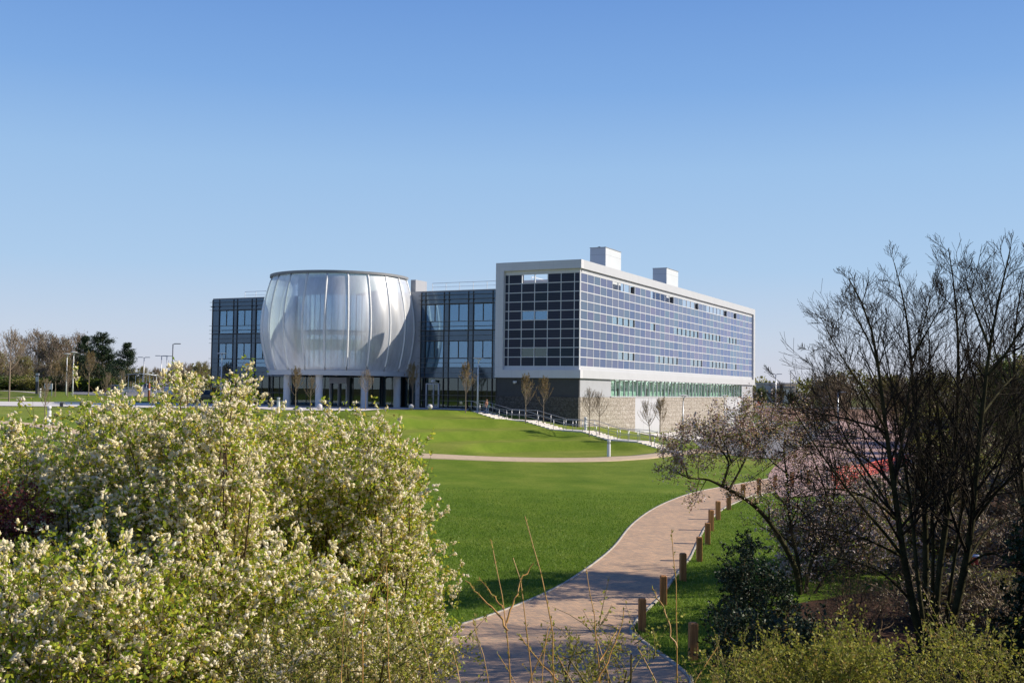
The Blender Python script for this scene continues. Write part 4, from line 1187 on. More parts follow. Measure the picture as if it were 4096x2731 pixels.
skin_figure("jeans", jp, [(0, 1), (1, 2), (2, 3), (0, 4), (4, 5), (5, 6)], [.14, .098, .07, .058, .098, .07, .058], M['jeans'], per)
skin_figure("hair", [(-.02, 0, 1.68), (-.05, 0, 1.58), (-.09, 0, 1.42), (-.10, 0, 1.30)], [(0, 1), (1, 2), (2, 3)], [.088, .088, .07, .045], M['hair'], per)
m1 = MB()
for sy in (-0.032, 0.032):
    m1.lathe([(.001, -.008), (.009, 0), (.001, .008)], (.100, sy, 1.615), 8)
m1.build("eyes", M['black'], per, True)
m1 = MB(); m1.tube([(.10, 0, 1.60), (.118, 0, 1.58), (.10, 0, 1.572)], [.006, .012, .008], 6); m1.tube([(.095, -.02, 1.553), (.101, 0, 1.55), (.095, .02, 1.553)], .005, 5)
m1.build("nose_and_mouth", M['skin_tone'], per, True)
bag = thing("shoulder_bag", "teal shoulder bag carried at the hip of the person on the steps", "bag", tuple(Vector(pz) + Vector((0.16, 0.02, 0.98))), R(-40))
m1 = MB(); m1.bevbox(-.14, .14, -.05, .05, -.14, .12, .03); m1.build("pouch", M['teal'], bag, True)
m1 = MB(); m1.tube([(-.12, 0, .1), (-.06, .05, .32), (0.0, .06, .42), (.08, .04, .3), (.12, 0, .1)], .012, 5); m1.build("strap", M['teal'], bag, True)

# timber bollards along the footpath
post_px = [(2772, 2640, "in deep shade"), (2568, 2523, "at the kink of the paver path"), (2653, 2418, "shaded and weathered"), (2731, 2322, "on the edge of the tree shadow"),
           (2797, 2245, "first one in full sun"), (2830, 2177, None), (2844, 2122, None), (2872, 2078, None), (2915, 2038, None), (2972, 2000, None), (3036, 1976, None), (3100, 1958, None), (3168, 1947, None), (3233, 1938, None)]
def timber_post(nm, label, loc, rot, wear):
    t = thing("timber_bollard", label, "bollard", loc, rot, "timber bollards lining the footpath")
    m1 = MB(); m1.bevbox(-0.11, 0.11, -0.11, 0.11, -0.15, 0.98, 0.012); m1.build("shaft", M['wood'], t)
    m1 = MB(); m1.bevbox(-0.095, 0.095, -0.095, 0.095, 0.981, 1.0, 0.015); m1.build("cap", M['wood'], t)
    return t
proto = None
order = ["nearest", "second", "third", "fourth", "fifth", "sixth", "seventh", "eighth", "ninth", "tenth", "eleventh", "twelfth", "thirteenth", "farthest"]
rn = random.Random(4)
for i, (px, py, ex) in enumerate(post_px):
    g = G(px, py); 
    lab = f"{order[i]} timber bollard in the row by the footpath" + (f", {ex}" if ex else "")
    if proto is None: proto = timber_post("t", lab, g, R(6), 0)
    else: 
        c = copy_thing(proto, g, R(rn.uniform(-4, 10)), 1.0, lab); c.scale = (1, 1, rn.uniform(0.96, 1.03)); c.rotation_euler.x = R(rn.uniform(-1.2, 1.2))

# white light bollards
def light_bollard(px, py, label, h=1.35, proto=[None]):
    g = G(px, py)
    if proto[0] is None:
        t = thing("light_bollard", label, "bollard light", g, 0, "white cylindrical light bollards")
        m1 = MB(); m1.lathe([(0.15, -0.1), (0.15, 1.02)], (0, 0, 0), 16); m1.build("shaft", M['white_metal'], t)
        m1 = MB(); m1.lathe([(0.12, 1.02), (0.12, 1.2)], (0, 0, 0), 16); m1.build("lens", M['steel'], t)
        m1 = MB(); m1.lathe([(0.15, 1.2), (0.15, 1.32), (0.13, 1.35)], (0, 0, 0), 16); m1.build("cap", M['white_metal'], t)
        proto[0] = t; return t
    return copy_thing(proto[0], g, 0, 1.0, label)
light_bollard(2435, 1825, "pale light bollard on the lawn edge of the gravel path")
light_bollard(195, 1698, "white light bollard above the curve of the gravel path at far left")
light_bollard(160, 1590, "white light bollard behind the pale pavement at far left")
light_bollard(1113, 1648, "white light bollard at the left corner of the entrance apron")
light_bollard(2342, 1722, "white light bollard beside the third landing of the steps")
light_bollard(595, 1604, "white light bollard near the orange post by the car park")

# disc-headed path lamps
def disc_lamp(g, label, h=5.6, rot=0.0, mat='white_metal'):
    t = thing("path_lamp", label, "street lamp", g, rot, "disc headed path lamps")
    m1 = MB(); m1.tube([(0, 0, -0.2), (0, 0, h * 0.35), (0, 0, h - 0.55)], [0.10, 0.085, 0.065], 10); m1.build("pole", M[mat], t, True)
    m1 = MB(); m1.tube([(0, 0, h - 0.55), (0.10, 0, h - 0.25), (0.28, 0, h - 0.05)], 0.045, 8); m1.tube([(0, 0, h - 0.55), (-0.02, 0.0, h - 0.2), (-0.1, 0, h - 0.05)], 0.03, 6); m1.build("arm", M[mat], t, True)
    m1 = MB(); m1.lathe([(0.05, h - 0.07), (0.5, h - 0.02), (0.56, h + 0.03), (0.5, h + 0.06), (0.1, h + 0.12)], (0, 0, 0), 24); m1.build("head", M['column'], t, True)
    return t
disc_lamp(G(1910, 1645), "tall white disc-headed lamp at the top of the steps", 5.55, R(0))
g0 = G(264, 1580); disc_lamp(g0, "white lamp with bent arm, left of the pair at far left", 7.2 * g0.y / 190, R(15))
g0 = G(290, 1583); disc_lamp(g0, "white disc-headed lamp, right of the pair at far left", 7.6 * g0.y / 190, R(0))
disc_lamp(on_ground(884, 127), "disc-headed lamp in front of the left glass wing", 6.0, R(90))
disc_lamp(on_ground(2733, 121), "disc-headed lamp in the yard between the two service doors", 4.95, R(20), 'steel')
disc_lamp(on_ground(2900, 150), "disc-headed lamp in the yard before the far service door", 4.8, R(180), 'steel')
def column_lamp(g, label, h, heads=1, mat='dark_post'):
    t = thing("lighting_column", label, "street lamp", g, 0, "car park and road lighting columns")
    m1 = MB(); m1.tube([(0, 0, -0.2), (0, 0, h * 0.4), (0, 0, h)], [0.13, 0.10, 0.07], 8); m1.build("pole", M[mat], t, True)
    for s in ((1,), (1, -1))[heads - 1]:
        m1 = MB(); m1.tube([(0, 0, h - 0.03), (0.35 * s, 0, h + 0.03)], 0.05, 6); m1.box(0.25 * s, 1.15 * s, -0.16, 0.16, h, h + 0.12); m1.build("lamp_head", M[mat], t)
    return t
def col(px, Y, ytop, label, heads=1, mat='dark_post'):
    g = on_ground(px, Y); h = at(px, ytop, Y).z - g.z
    return column_lamp(g, label, h, heads, mat)
col(687, 165, 1376, "tall dark lighting column beside the white board left of the glass wing", 1)
col(573, 210, 1430, "slim pale lighting column rising above the cycle shelter", 2, 'steel')
col(643, 200, 1424, "pale twin-head lighting column just right of the cycle shelter", 2, 'steel')
col(664, 215, 1425, "pale twin-head lighting column behind the white board", 2, 'steel')
col(3162, 300, 1482, "dark road lighting column in front of the far beige building", 1)
col(3251, 250, 1475, "tall dark road lighting column at the edge of the far trees", 1)
col(3173, 340, 1510, "short far road lighting column beyond the beige building", 1)
col(3352, 150, 1569, "pale lighting column in the paved road behind the flowering tree", 1, 'steel')
col(3103, 205, 1497, "pale mast with floodlight cluster right of the building end", 2, 'steel')

# stone spheres on the plaza
for i, (px, py, lab) in enumerate([(888, 1632, "behind the blossom at the left wing"), (1008, 1634, "on the pavement edge left of the drum"), (1278, 1637, "against the second drum column"), (1199, 1652, "on the grass edge before the entrance, by a young tree"),
                                   (1645, 1637, "at the plaza edge by the staked young tree"), (1720, 1637, "on the plaza in front of the side door"), (1786, 1630, "in the shade under the glazed middle bay")]):
    g = G(px, py, 0.05)
    t = thing("stone_sphere", "pale stone sphere " + lab, "sphere", g, 0, "stone spheres on the plaza")
    m1 = MB(); r = 0.27
    m1.lathe([(0.10, 0.0), (0.11, 0.03)] , (0, 0, 0), 20); m1.build("base", M['stone_ball'], t, True)
    m1 = MB(); m1.lathe([(max(r * math.sin(a), 0.001), r - r * math.cos(a)) for a in np.linspace(0.1, math.pi, 16)], (0, 0, 0), 28); m1.build("ball", M['stone_ball'], t, True)

# bench on the left pavement, signs, orange post
g = at(285, 1628, 104); g.z = Hz(g.x, g.y)
t = thing("bench", "grey slab bench on the pale pavement at far left", "bench", g, R(0))
m1 = MB(); m1.box(-1.55, 1.55, -0.25, 0.25, 0.40, 0.50); m1.build("seat", M['steel'], t)
for s in (-1, 1):
    m1 = MB(); m1.box(s * 0.95 - 0.08, s * 0.95 + 0.08, -0.22, 0.22, -0.05, 0.40); m1.build("leg", M['dark_post'], t)
def sign_board(px, Y, y0, y1, w, label, name="sign_board", mat='white_cloth'):
    g = on_ground(px, Y); z0 = at(px, y1, Y).z - g.z; z1 = at(px, y0, Y).z - g.z
    t = thing(name, label, "sign", g, 0)
    m1 = MB(); m1.box(-w / 2, w / 2, -0.04, 0.04, z0, z1); m1.build("panel", M[mat], t)
    for s in (-1, 1):
        m1 = MB(); m1.box(s * w * 0.4 - 0.05, s * w * 0.4 + 0.05, 0.05, 0.13, -0.1, z1 - 0.1); m1.build("leg", M['steel'], t)
sign_board(678, 140, 1549, 1576, 1.6, "blank white board standing by the cars at the left wing")
sign_board(193, 165, 1533, 1557, 1.25, "small blank white board on two legs in front of the dark hedge")
g = on_ground(148, 170); h = at(148, 1493, 170).z - g.z
t = thing("totem_post", "dark grey information totem among saplings at far left", "totem", g)
m1 = MB(); m1.box(-0.2, 0.2, -0.12, 0.12, -0.1, h); m1.build("pillar", M['dark_post'], t)
m1 = MB(); m1.box(-0.24, 0.24, -0.16, 0.16, h - 0.3, h + 0.02); m1.box(-0.21, 0.21, -0.14, -0.121, h - 1.3, h - 0.5); m1.build("cap", M['steel'], t)
g = on_ground(596, 150); h = at(596, 1532, 150).z - g.z
t = thing("marker_post", "orange marker post at the edge of the car park", "post", g)
m1 = MB(); m1.lathe([(0.16, -0.1), (0.16, h * 0.93), (0.1, h)], (0, 0, 0), 12); m1.build("shaft", plain('dull_orange', (0.40, 0.14, 0.06), 0.7), t, True)
m1 = MB(); m1.lathe([(0.165, h * 0.6), (0.165, h * 0.7)], (0, 0, 0), 12); m1.build("band", M['white_metal'], t, True)
# cycle shelter
Ys = 190; gl = on_ground(490, Ys); gr = on_ground(638, Ys); zt = at(560, 1498, Ys).z
t = thing("cycle_shelter", "white framed cycle shelter with a shallow glazed roof beside the car park", "shelter", gl)
L = gr.x - gl.x; ht = zt - gl.z
m1 = MB()
m1.v += []
for k in range(12):
    a0, a1 = k / 12, (k + 1) / 12
    f = lambda a: ht - 0.25 + 0.35 * math.sin(math.pi * a)
    m1.box(L * a0, L * a1 - 0.01, -1.2, 1.3, f((a0 + a1) / 2), f((a0 + a1) / 2) + 0.07)
m1.build("roof", M['vent_clad'], t)
for i in range(6):
    for yy in (-1.0, 1.1):
        m1 = MB(); m1.tube([(L * (i + .1) / 5.3, yy, -0.2), (L * (i + .1) / 5.3, yy, ht - 0.2)], 0.05, 6); m1.build("post", M['white_metal'], t)
m1 = MB(); m1.box(0, L, -1.05, -1.03, 0.3, 0.36); m1.box(0, L, -1.05, -1.03, 0.9, 0.96)
for i in range(40): m1.box(L * i / 40, L * i / 40 + 0.03, -1.045, -1.035, 0.0, 0.9)
m1.build("railing", M['white_metal'], t)

# cars
def car(g, rot, col_, label, suv=False):
    t = thing("parked_car", label, "car", g, rot, "cars parked beyond the left wing")
    paint = plain('paint_' + label[:9].replace(' ', '_'), col_, 0.25, 0.05, spec=0.8)
    H1 = 1.65 if suv else 1.45
    side = [(-2.15, .35), (-2.2, .75), (-2.1, .98), (-1.7, 1.02), (-1.25, H1 - .08), (-.8, H1), (.35, H1 - .02), (1.05, 1.0), (1.95, .88), (2.18, .66), (2.15, .35)]
    def body(pts, hw, inset):
        m = MB(); n = len(pts)
        cz = lambda z: hw - inset * max(0, (z - .95)) 
        for s in (-1, 1):
            m.v += [(x, s * cz(z), z) for x, z in pts]
        m.f.append(tuple(range(n))); m.m.append(0); m.f.append(tuple(range(2 * n - 1, n - 1, -1))); m.m.append(0)
        for i in range(n):
            j = (i + 1) % n; m.f.append((i, n + i, n + j, j)); m.m.append(0)
        return m
    body(side, .88, .3).build("body", paint, t)
    win = [(-1.62, 1.03), (-1.2, H1 - .12), (-.78, H1 - .06), (.32, H1 - .08), (.92, 1.03)]
    m = body(win, .895, .3); m.build("side_window", M['glass_dark'], t)
    m = MB(); m.poly([(1.06, -.8, 1.02), (1.06, .8, 1.02), (.40, .66, H1 - .04), (.40, -.66, H1 - .04)]); m.poly([(-1.70, .8, 1.05), (-1.70, -.8, 1.05), (-1.28, -.68, H1 - .1), (-1.28, .68, H1 - .1)]); m.build("windscreen", M['glass_dark'], t)
    for x in (-1.35, 1.35):
        for s in (-1, 1):
            m = MB(); m.tube([(x, s * .72, .32), (x, s * .92, .32)], .32, 16)
            w = m.build("wheel", M['rubber'], t); m = MB(); m.tube([(x, s * .9, .32), (x, s * .935, .32)], .19, 12); m.build("rim", M['steel'], w)
    for s in (-1, 1):
        m = MB(); m.box(2.08, 2.2, s * .6 - .16, s * .6 + .16, .62, .76); m.build("headlight", M['white_metal'], t)
        m = MB(); m.box(-2.22, -2.1, s * .66 - .12, s * .66 + .12, .72, .9); m.build("tail_light", M['lamp_lens'], t)
    return t
car(on_ground(740, 152), R(5), (0.015, 0.02, 0.04), "dark blue saloon beside the left glass wing")
car(on_ground(835, 150), R(-4), (0.012, 0.012, 0.014), "black car half hidden by blossom, next to the left glass wing", True)
car(on_ground(468, 175), R(80), (0.05, 0.07, 0.10), "slate blue car left of the cycle shelter", True)
car(on_ground(577, 215), R(10), (0.02, 0.04, 0.10), "blue car seen through the cycle shelter")
car(on_ground(648, 222), R(85), (0.06, 0.16, 0.42), "bright blue car behind the white board")
car(on_ground(676, 205), R(88), (0.50, 0.52, 0.54), "silver car behind the white board")

# orange mesh safety barriers by the paved road
def barrier(p0, p1, label, mat='orange', h=1.0):
    g0_, g1_ = p0, p1
    v = g1_ - g0_; Ln = math.hypot(v.x, v.y); rot = math.atan2(v.y, v.x)
    t = thing("safety_barrier", label, "barrier", g0_, rot, "orange plastic barriers round the road works")
    dz = v.z; n = max(2, int(Ln / 1.0))
    for i in range(2 if Ln < 3 else int(Ln / 2) + 1):
        x = Ln * i / (1 if Ln < 3 else int(Ln / 2)); m = MB(); m.tube([(x, 0, dz * x / Ln - 0.1), (x, 0, dz * x / Ln + h + 0.05)], 0.03, 6); m.build("post", M[mat], t)
    m = MB(); k = max(6, int(Ln / 0.25))
    for j in range(6):
        z = 0.12 + (h - 0.15) * j / 5
        m.tube([(Ln * i / 8, 0.03 * math.sin(i * 2.1 + j), dz * i / 8 + z - 0.04 * math.sin(math.pi * ((i % 2) / 2))) for i in range(9)], 0.035 if j < 5 else 0.05, 4)
    for i in range(k): x = Ln * i / k; m.box(x, x + 0.05, -0.008, 0.008, dz * x / Ln + 0.12, dz * x / Ln + h - 0.05)
    m.build("mesh_panel", M[mat], t)
bpx = [(3327, 1925), (3430, 1915), (3500, 1898), (3565, 1884), (3640, 1862)]
bl = ["orange mesh barrier nearest the timber bollards", "orange mesh barrier second from the timber bollards", "orange mesh barrier before the bare multi-stemmed tree", "orange mesh barrier behind the bare multi-stemmed tree"]
for k in range(4): barrier(G(*bpx[k]), G(*bpx[k + 1]), bl[k])
barrier(G(3345, 1960), G(3440, 1950), "low orange barrier in front of the longer barrier line", h=0.8)
barrier(G(3830, 1895), G(3880, 1890), "short orange barrier seen between the dark trunks")
barrier(G(3935, 1895), G(4019, 1888), "barrier with a white top rail near the right edge", h=0.9)
g = G(3937, 1893); g2 = G(4019, 1886)
tb = thing("road_barrier", "white and red road barrier near the right edge", "barrier", g + Vector((0, -1.0, 0)), 0)
Lb = (g2 - g).x
for i in range(6):
    m = MB(); m.box(Lb * i / 6, Lb * (i + 1) / 6 - .01, -.05, .05, .75, 1.1); m.build("white_board" if i % 2 else "red_board", M['white_metal'] if i % 2 else M['orange'], tb)
for i in (0, 1):
    m = MB(); m.box(Lb * i - .04, Lb * i + .04, -.2, .2, -.1, .75); m.build("leg", M['orange'], tb)
barrier(G(3025, 1622), G(3058, 1622), "tiny orange barrier far away beside the distant road")
# dark road posts behind the flowering tree
for i, (px, py) in enumerate([(3205, 1930), (3308, 1930), (3440, 1985), (3478, 1975), (3515, 1965), (3555, 1955)]):
    g = G(px, py); t = thing("steel_bollard", f"{order[i]} black steel bollard from the left at the end of the paver road", "bollard", g, 0, "black steel bollards")
    m = MB(); m.lathe([(0.07, -0.1), (0.07, 0.9), (0.03, 0.95)], (0, 0, 0), 10); m.build("shaft", M['black'], t, True)
    m = MB(); m.lathe([(0.073, 0.72), (0.073, 0.8)], (0, 0, 0), 10); m.build("band", M['white_metal'], t, True)
# litter bin / lifebuoy post by the pond
g = G(3890, 2330)
t = thing("lifebuoy_post", "white and red lifebuoy box on a post by the pond", "lifebuoy post", g, R(-20))
m = MB(); m.box(-.04, .04, -.04, .04, -.1, 0.7); m.build("post", M['wood'], t)
m = MB(); m.bevbox(-.2, .2, -.1, .1, .7, .98, .03); m.build("box", M['orange'], t)
m = MB(); m.bevbox(-.24, .24, -.14, .14, .981, 1.05, .02); m.build("lid", M['white_metal'], t)

# far beige buildings beyond the trees on the right
def far_block(px0, px1, Y, ytop, ybot, col_, label, roofc=(0.14, 0.14, 0.15)):
    a, b = on_ground(px0, Y), on_ground(px1, Y); zt = at(px0, ytop, Y).z; zb = min(a.z, b.z)
    t = thing("distant_building", label, "building", (a.x, Y, zb), 0, "far away flat roofed buildings")
    w = b.x - a.x; h = zt - zb
    m = MB(); m.box(0, w, 0, 12, -0.5, h - .5); m.build("wall", plain('far_wall' + str(px0), col_, .8, .08), t)
    m = MB(); m.box(-.4, w + .4, -.4, 12.4, h - .5, h); m.build("roof", plain('far_roof' + str(px0), roofc, .8, .08), t)
    m = MB(); n = int(w / 4)
    for i in range(n): m.box(w * (i + .4) / n, w * (i + .6) / n, -.03, .02, h * .35, h * .6)
    m.build("window", M['glass_dark'], t)
far_block(3060, 3185, 330, 1530, 1560, (0.55, 0.49, 0.42), "long low brown roofed building beyond the trees", (0.55, 0.48, 0.40))
far_block(3137, 3172, 318, 1545, 1575, (0.85, 0.75, 0.62), "small cream building in front of the long low one", (0.36, 0.30, 0.26))
# ---------------------------------------------------------------- trees and shrubs
def nrm(v): return v / (np.linalg.norm(v) + 1e-9)
def grow(T, nodes, p, d, L, r, lvl, rng, kids=(6, 6, 5), ratio=0.55, up=0.25, wob=0.22, start=0.25, ang=(25, 55), rmin=0.004, sides=(7, 5, 4, 3), minr=None):
    """recursive branch; nodes collects (point, direction, level) along the outer twigs"""
    n = 6 if lvl < 2 else 4
    pts = [p]; dd = d.copy()
    for i in range(n - 1):
        dd = nrm(dd + rng.normal(size=3) * wob / n * 1.6 + np.array([0, 0, up / n]))
        pts.append(pts[-1] + dd * L / (n - 1))
    pts = np.array(pts); rad = np.linspace(r, max(r * 0.32, rmin), n)
    T.add(pts, rad, sides[min(lvl, len(sides) - 1)])
    k = kids[lvl] if lvl < len(kids) else 0
    if k == 0 or lvl >= len(kids) - 0:
        for i in range(1, n): nodes.append((pts[i], dd, lvl))
        return
    for j in range(k):
        t = start + (1 - start) * (j + rng.uniform(0, 1)) / k
        q = t * (n - 1); i = min(int(q), n - 2); f = q - i
        pp = pts[i] * (1 - f) + pts[i + 1] * f
        ax = nrm(pts[i + 1] - pts[i]); side = nrm(np.cross(ax, rng.normal(size=3)))
        a = R(rng.uniform(*ang))
        nd = nrm(ax * math.cos(a) + side * math.sin(a) + np.array([0, 0, up * 0.4]))
        ll = L * ratio * (1.15 - 0.55 * t) * rng.uniform(0.75, 1.25)
        rr = max(np.interp(q, range(n), rad) * 0.55, rmin)
        grow(T, nodes, pp, nd, ll, rr, lvl + 1, rng, kids, ratio, up, wob, start * 0.7, ang, rmin, sides)
    for i in range(max(1, n - 2), n): nodes.append((pts[i], dd, lvl))
TF = 0.8
WOB = .25
def side_branches(T, nodes, P, rad, k, L, rng, up=0.35, ang=(30, 60), kids=(5, 5, 4), start=0.2, rmin=0.004, ratio=0.55):
    """branches off a hand-traced limb"""
    P = np.asarray(P); n = len(P)
    for j in range(k):
        t = start + (1 - start) * (j + rng.uniform(0, 1)) / k
        q = t * (n - 1); i = min(int(q), n - 2); f = q - i
        pp = P[i] * (1 - f) + P[i + 1] * f; ax = nrm(P[i + 1] - P[i]); side = nrm(np.cross(ax, rng.normal(size=3)))
        a = R(rng.uniform(*ang)); rr = np.interp(q, range(n), rad) * 0.5
        grow(T, nodes, pp, nrm(ax * math.cos(a) + side * math.sin(a) + np.array([0, 0, up * .3])), L * (1.25 - TF * t) * rng.uniform(0.7, 1.2), max(rr, rmin), 1, rng, kids, ratio, up, WOB, 0.15, ang, rmin)
def node_pts(nodes, rng, per, spread, minlvl=0):
    sel = [n for n in nodes if n[2] >= minlvl]
    P = np.array([n[0] for n in sel]); D = np.array([n[1] for n in sel])
    idx = rng.integers(0, len(P), int(len(P) * per)) if per != int(per) else np.repeat(np.arange(len(P)), int(per))
    return P[idx] + rng.normal(size=(len(idx), 3)) * spread, D[idx]

# --- young staked trees with egg-shaped crowns
def young_tree(seed, h=5.0, leafy=1.0, name="young_tree"):
    rng = np.random.default_rng(seed)
    t = thing(name, "x", "tree", (0, 0, 0), 0, "young trees planted on the lawns and plaza")
    T = Tubes(); nodes = []
    lean = rng.uniform(-0.02, 0.02, 2)
    P = np.array([[lean[0] * z * z * .2, lean[1] * z * z * .2, z] for z in np.linspace(-0.1, h * 0.92, 8)])
    T.add(P, np.linspace(0.055, 0.012, 8), 7); T.build("trunk", M['bark_pale'], t)
    T2 = Tubes()
    for k in range(30):
        f = rng.uniform(0, 1) ** 0.9
        z = h * (0.32 + 0.45 * f); a = rng.uniform(0, 2 * math.pi)
        L = h * (0.36 - 0.20 * f) * rng.uniform(0.8, 1.15)
        out = np.array([math.cos(a), math.sin(a), 0.75 + 0.9 * f])
        p0 = np.array([np.interp(z, P[:, 2], P[:, 0]), np.interp(z, P[:, 2], P[:, 1]), z])
        grow(T2, nodes, p0, nrm(out), L, 0.016, 1, rng, (0, 5, 2), 0.42, 0.85, 0.2, 0.2, (18, 40), 0.0065, (5, 4, 3, 3))
    crown = T2.build("crown", M['bark_pale'], t)
    Pn, D = node_pts(nodes, rng, 1.6 * leafy, 0.035)
    leaves("leaves", Pn, 0.075, rng, M['leaf_bronze'], crown, 0.5, D, 0.7)
    return t
yt = [young_tree(11), young_tree(12), young_tree(13, leafy=0.12)]
used = [False] * 3
def put(protos, used, k, loc, rot, sc, label, group=None):
    if not used[k]:
        used[k] = True; o = protos[k]; o.location = loc; o.rotation_euler = (0, 0, rot); o.scale = (sc,) * 3 if not hasattr(sc, '__len__') else sc
        o['label'] = label
        if group: o['group'] = group
        return o
    return copy_thing(protos[k], loc, rot, sc, label, group)
rn = random.Random(8)
young = [ # px, base y, top y, kind, label
    (1181, 1646, 1458, 0, "bronze leaved young tree standing before the second drum column"),
    (1240, 1658, 1490, 2, "thin bare sapling just right of the tree before the drum"),
    (1462, 1640, 1462, 2, "nearly bare young tree in front of the right part of the entrance"),
    (1650, 1637, 1442, 0, "bronze young tree on the plaza edge below the right side of the drum"),
    (1862, 1650, 1438, 1, "bronze young tree just left of the tall disc lamp by the steps"),
    (1957, 1642, 1455, 0, "bronze young tree just right of the tall disc lamp by the steps"),
    (2102, 1693, 1484, 1, "young tree before the charcoal wall, left of the two there"),
    (2175, 1680, 1496, 0, "young tree before the charcoal wall, right of the two there"),
    (2357, 1745, 1535, 2, "sparse young tree on the lawn side of the steps at the gabion corner"),
    (2399, 1724, 1550, 2, "sparse young tree behind the steps in front of the sunlit gabion"),
    (2606, 1783, 1582, 2, "leaning bare young tree in front of the near service door"),
    (2640, 1771, 1580, 0, "young tree at the right edge of the near service door"),
    (36, 1606, 1290, 2, "tall whippy bare sapling at the far left edge"),
    (177, 1717, 1495, 2, "young tree beside the white light bollard on the left lawn"),
    (221, 1587, 1440, 0, "olive young tree in front of the dark hedge at far left"),
    (354, 1583, 1395, 0, "bronze young tree in front of the left pine pair"),
    (484, 1590, 1470, 2, "bare young tree by the cycle shelter end"),
    (645, 1627, 1470, 2, "slender young tree on the lawn before the white board"),
    (270, 1587, 1450, 1, "bronze young tree at the foot of the white lamp pair"),
    (425, 1640, 1475, 2, "thin sapling on the pavement edge behind the blossom"),
    (900, 1615, 1440, 0, "young tree in front of the left glass wing behind the blossom tips")]
for px, by, ty, k, lab in young:
    g = on_ground(px, {2175: 109.2, 2399: 103.9}[px]) if px in (2175, 2399) else G(px, by); sc = (at(px, ty, g.y).z - g.z) / 5.0
    o = put(yt, used, k, g, rn.uniform(0, 6.28), sc, lab)
    if "leaning" in lab: o.rotation_euler.y = R(7)

# --- generic background trees (variants copied with different turn and size)
def bg_tree(seed, h, mat_leaf, leafd=1.0, spread=0.34, trunkm='twig_far', name="bare_tree", stems=1, lsize=0.16, kids=(9, 7, 5), rmin=0.022, low=0.18):
    rng = np.random.default_rng(seed)
    t = thing(name, "x", "tree", (0, 0, 0), 0, "background trees")
    T = Tubes(); nodes = []; Tt = Tubes()
    for s in range(stems):
        a = rng.uniform(0, 6.28); d = nrm(np.array([math.cos(a) * .22 * (stems > 1), math.sin(a) * .22 * (stems > 1), 1.0]))
        P = [np.array([0., 0, -0.3])]
        for i in range(7): P.append(P[-1] + nrm(d + rng.normal(size=3) * 0.06) * h * 0.8 / 7)
        P = np.array(P); rad = np.linspace(h * 0.016, h * 0.004, 8); Tt.add(P, rad, 6)
        side_branches(T, nodes, P, rad, 16 // stems + 5, h * spread, rng, 0.5, (30, 65), kids=(0, kids[1], kids[2]), start=low, rmin=rmin)
    Tt.build("trunk", M[trunkm], t)
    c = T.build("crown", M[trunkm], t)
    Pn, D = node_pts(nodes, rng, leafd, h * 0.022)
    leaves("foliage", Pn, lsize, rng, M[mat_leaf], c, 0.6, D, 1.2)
    return t
def conifer(seed, h, name="pine_tree"):
    rng = np.random.default_rng(seed)
    t = thing(name, "x", "tree", (0, 0, 0), 0, "dark conifers behind the left lawn")
    Tt = Tubes(); Tt.add(np.array([[0, 0, -0.3], [0.05, 0, h * .3], [-.05, .05, h * .6], [0, 0, h * .97]]), np.array([.2, .16, .1, .03]), 7)
    Tt.build("trunk", M['bark'], t)
    T = Tubes(); pts = []; dirs = []
    for k in range(70):
        f = rng.uniform(0, 1); z = h * (0.22 + 0.74 * f); a = rng.uniform(0, 6.28)
        L = h * 0.30 * (1 - f) ** 0.75 * rng.uniform(0.5, 1.25) + 0.35
        d = np.array([math.cos(a), math.sin(a), 0.25 + 0.5 * f])
        P = np.array([[0, 0, z], [d[0] * L * .5, d[1] * L * .5, z + d[2] * L * .3], [d[0] * L, d[1] * L, z + d[2] * L * .75]])
        T.add(P, np.array([.05, .03, .015]), 4)
        for q in np.linspace(.35, 1.05, 7):
            c = P[0] + (P[2] - P[0]) * q; n = 24
            pts.append(c + rng.normal(size=(n, 3)) * np.array([.32, .32, .2]) * (0.5 + L * .22)); dirs.append(np.tile(d, (n, 1)))
    c = T.build("crown", M['bark'], t)
    leaves("needles", np.concatenate(pts), 0.26, rng, M['needle'], c, 0.35, np.concatenate(dirs) * .6, 1.0)
    return t
bg = [bg_tree(21, 10, 'leaf_brown', 0.5, 0.42, name="bare_tree"), bg_tree(22, 10, 'leaf_olive', 2.2, 0.40, name="budding_tree", stems=2),
      bg_tree(23, 10, 'leaf_brown', 1.6, 0.42, name="bare_tree", stems=3, low=0.08), bg_tree(24, 10, 'leaf_green', 3.0, 0.38, name="leafy_tree", stems=2, low=0.08, lsize=0.22)]
ubg = [False] * 4
def bgt(px, Y, ytop, k, label, group):
    g = on_ground(px, Y); h = max(at(px, ytop, Y).z - g.z, 1.0)
    return put(bg, ubg, k, g, rn.uniform(0, 6.28), h / 10.0 * 1.04, label, group)
LG = "trees behind the left lawn"
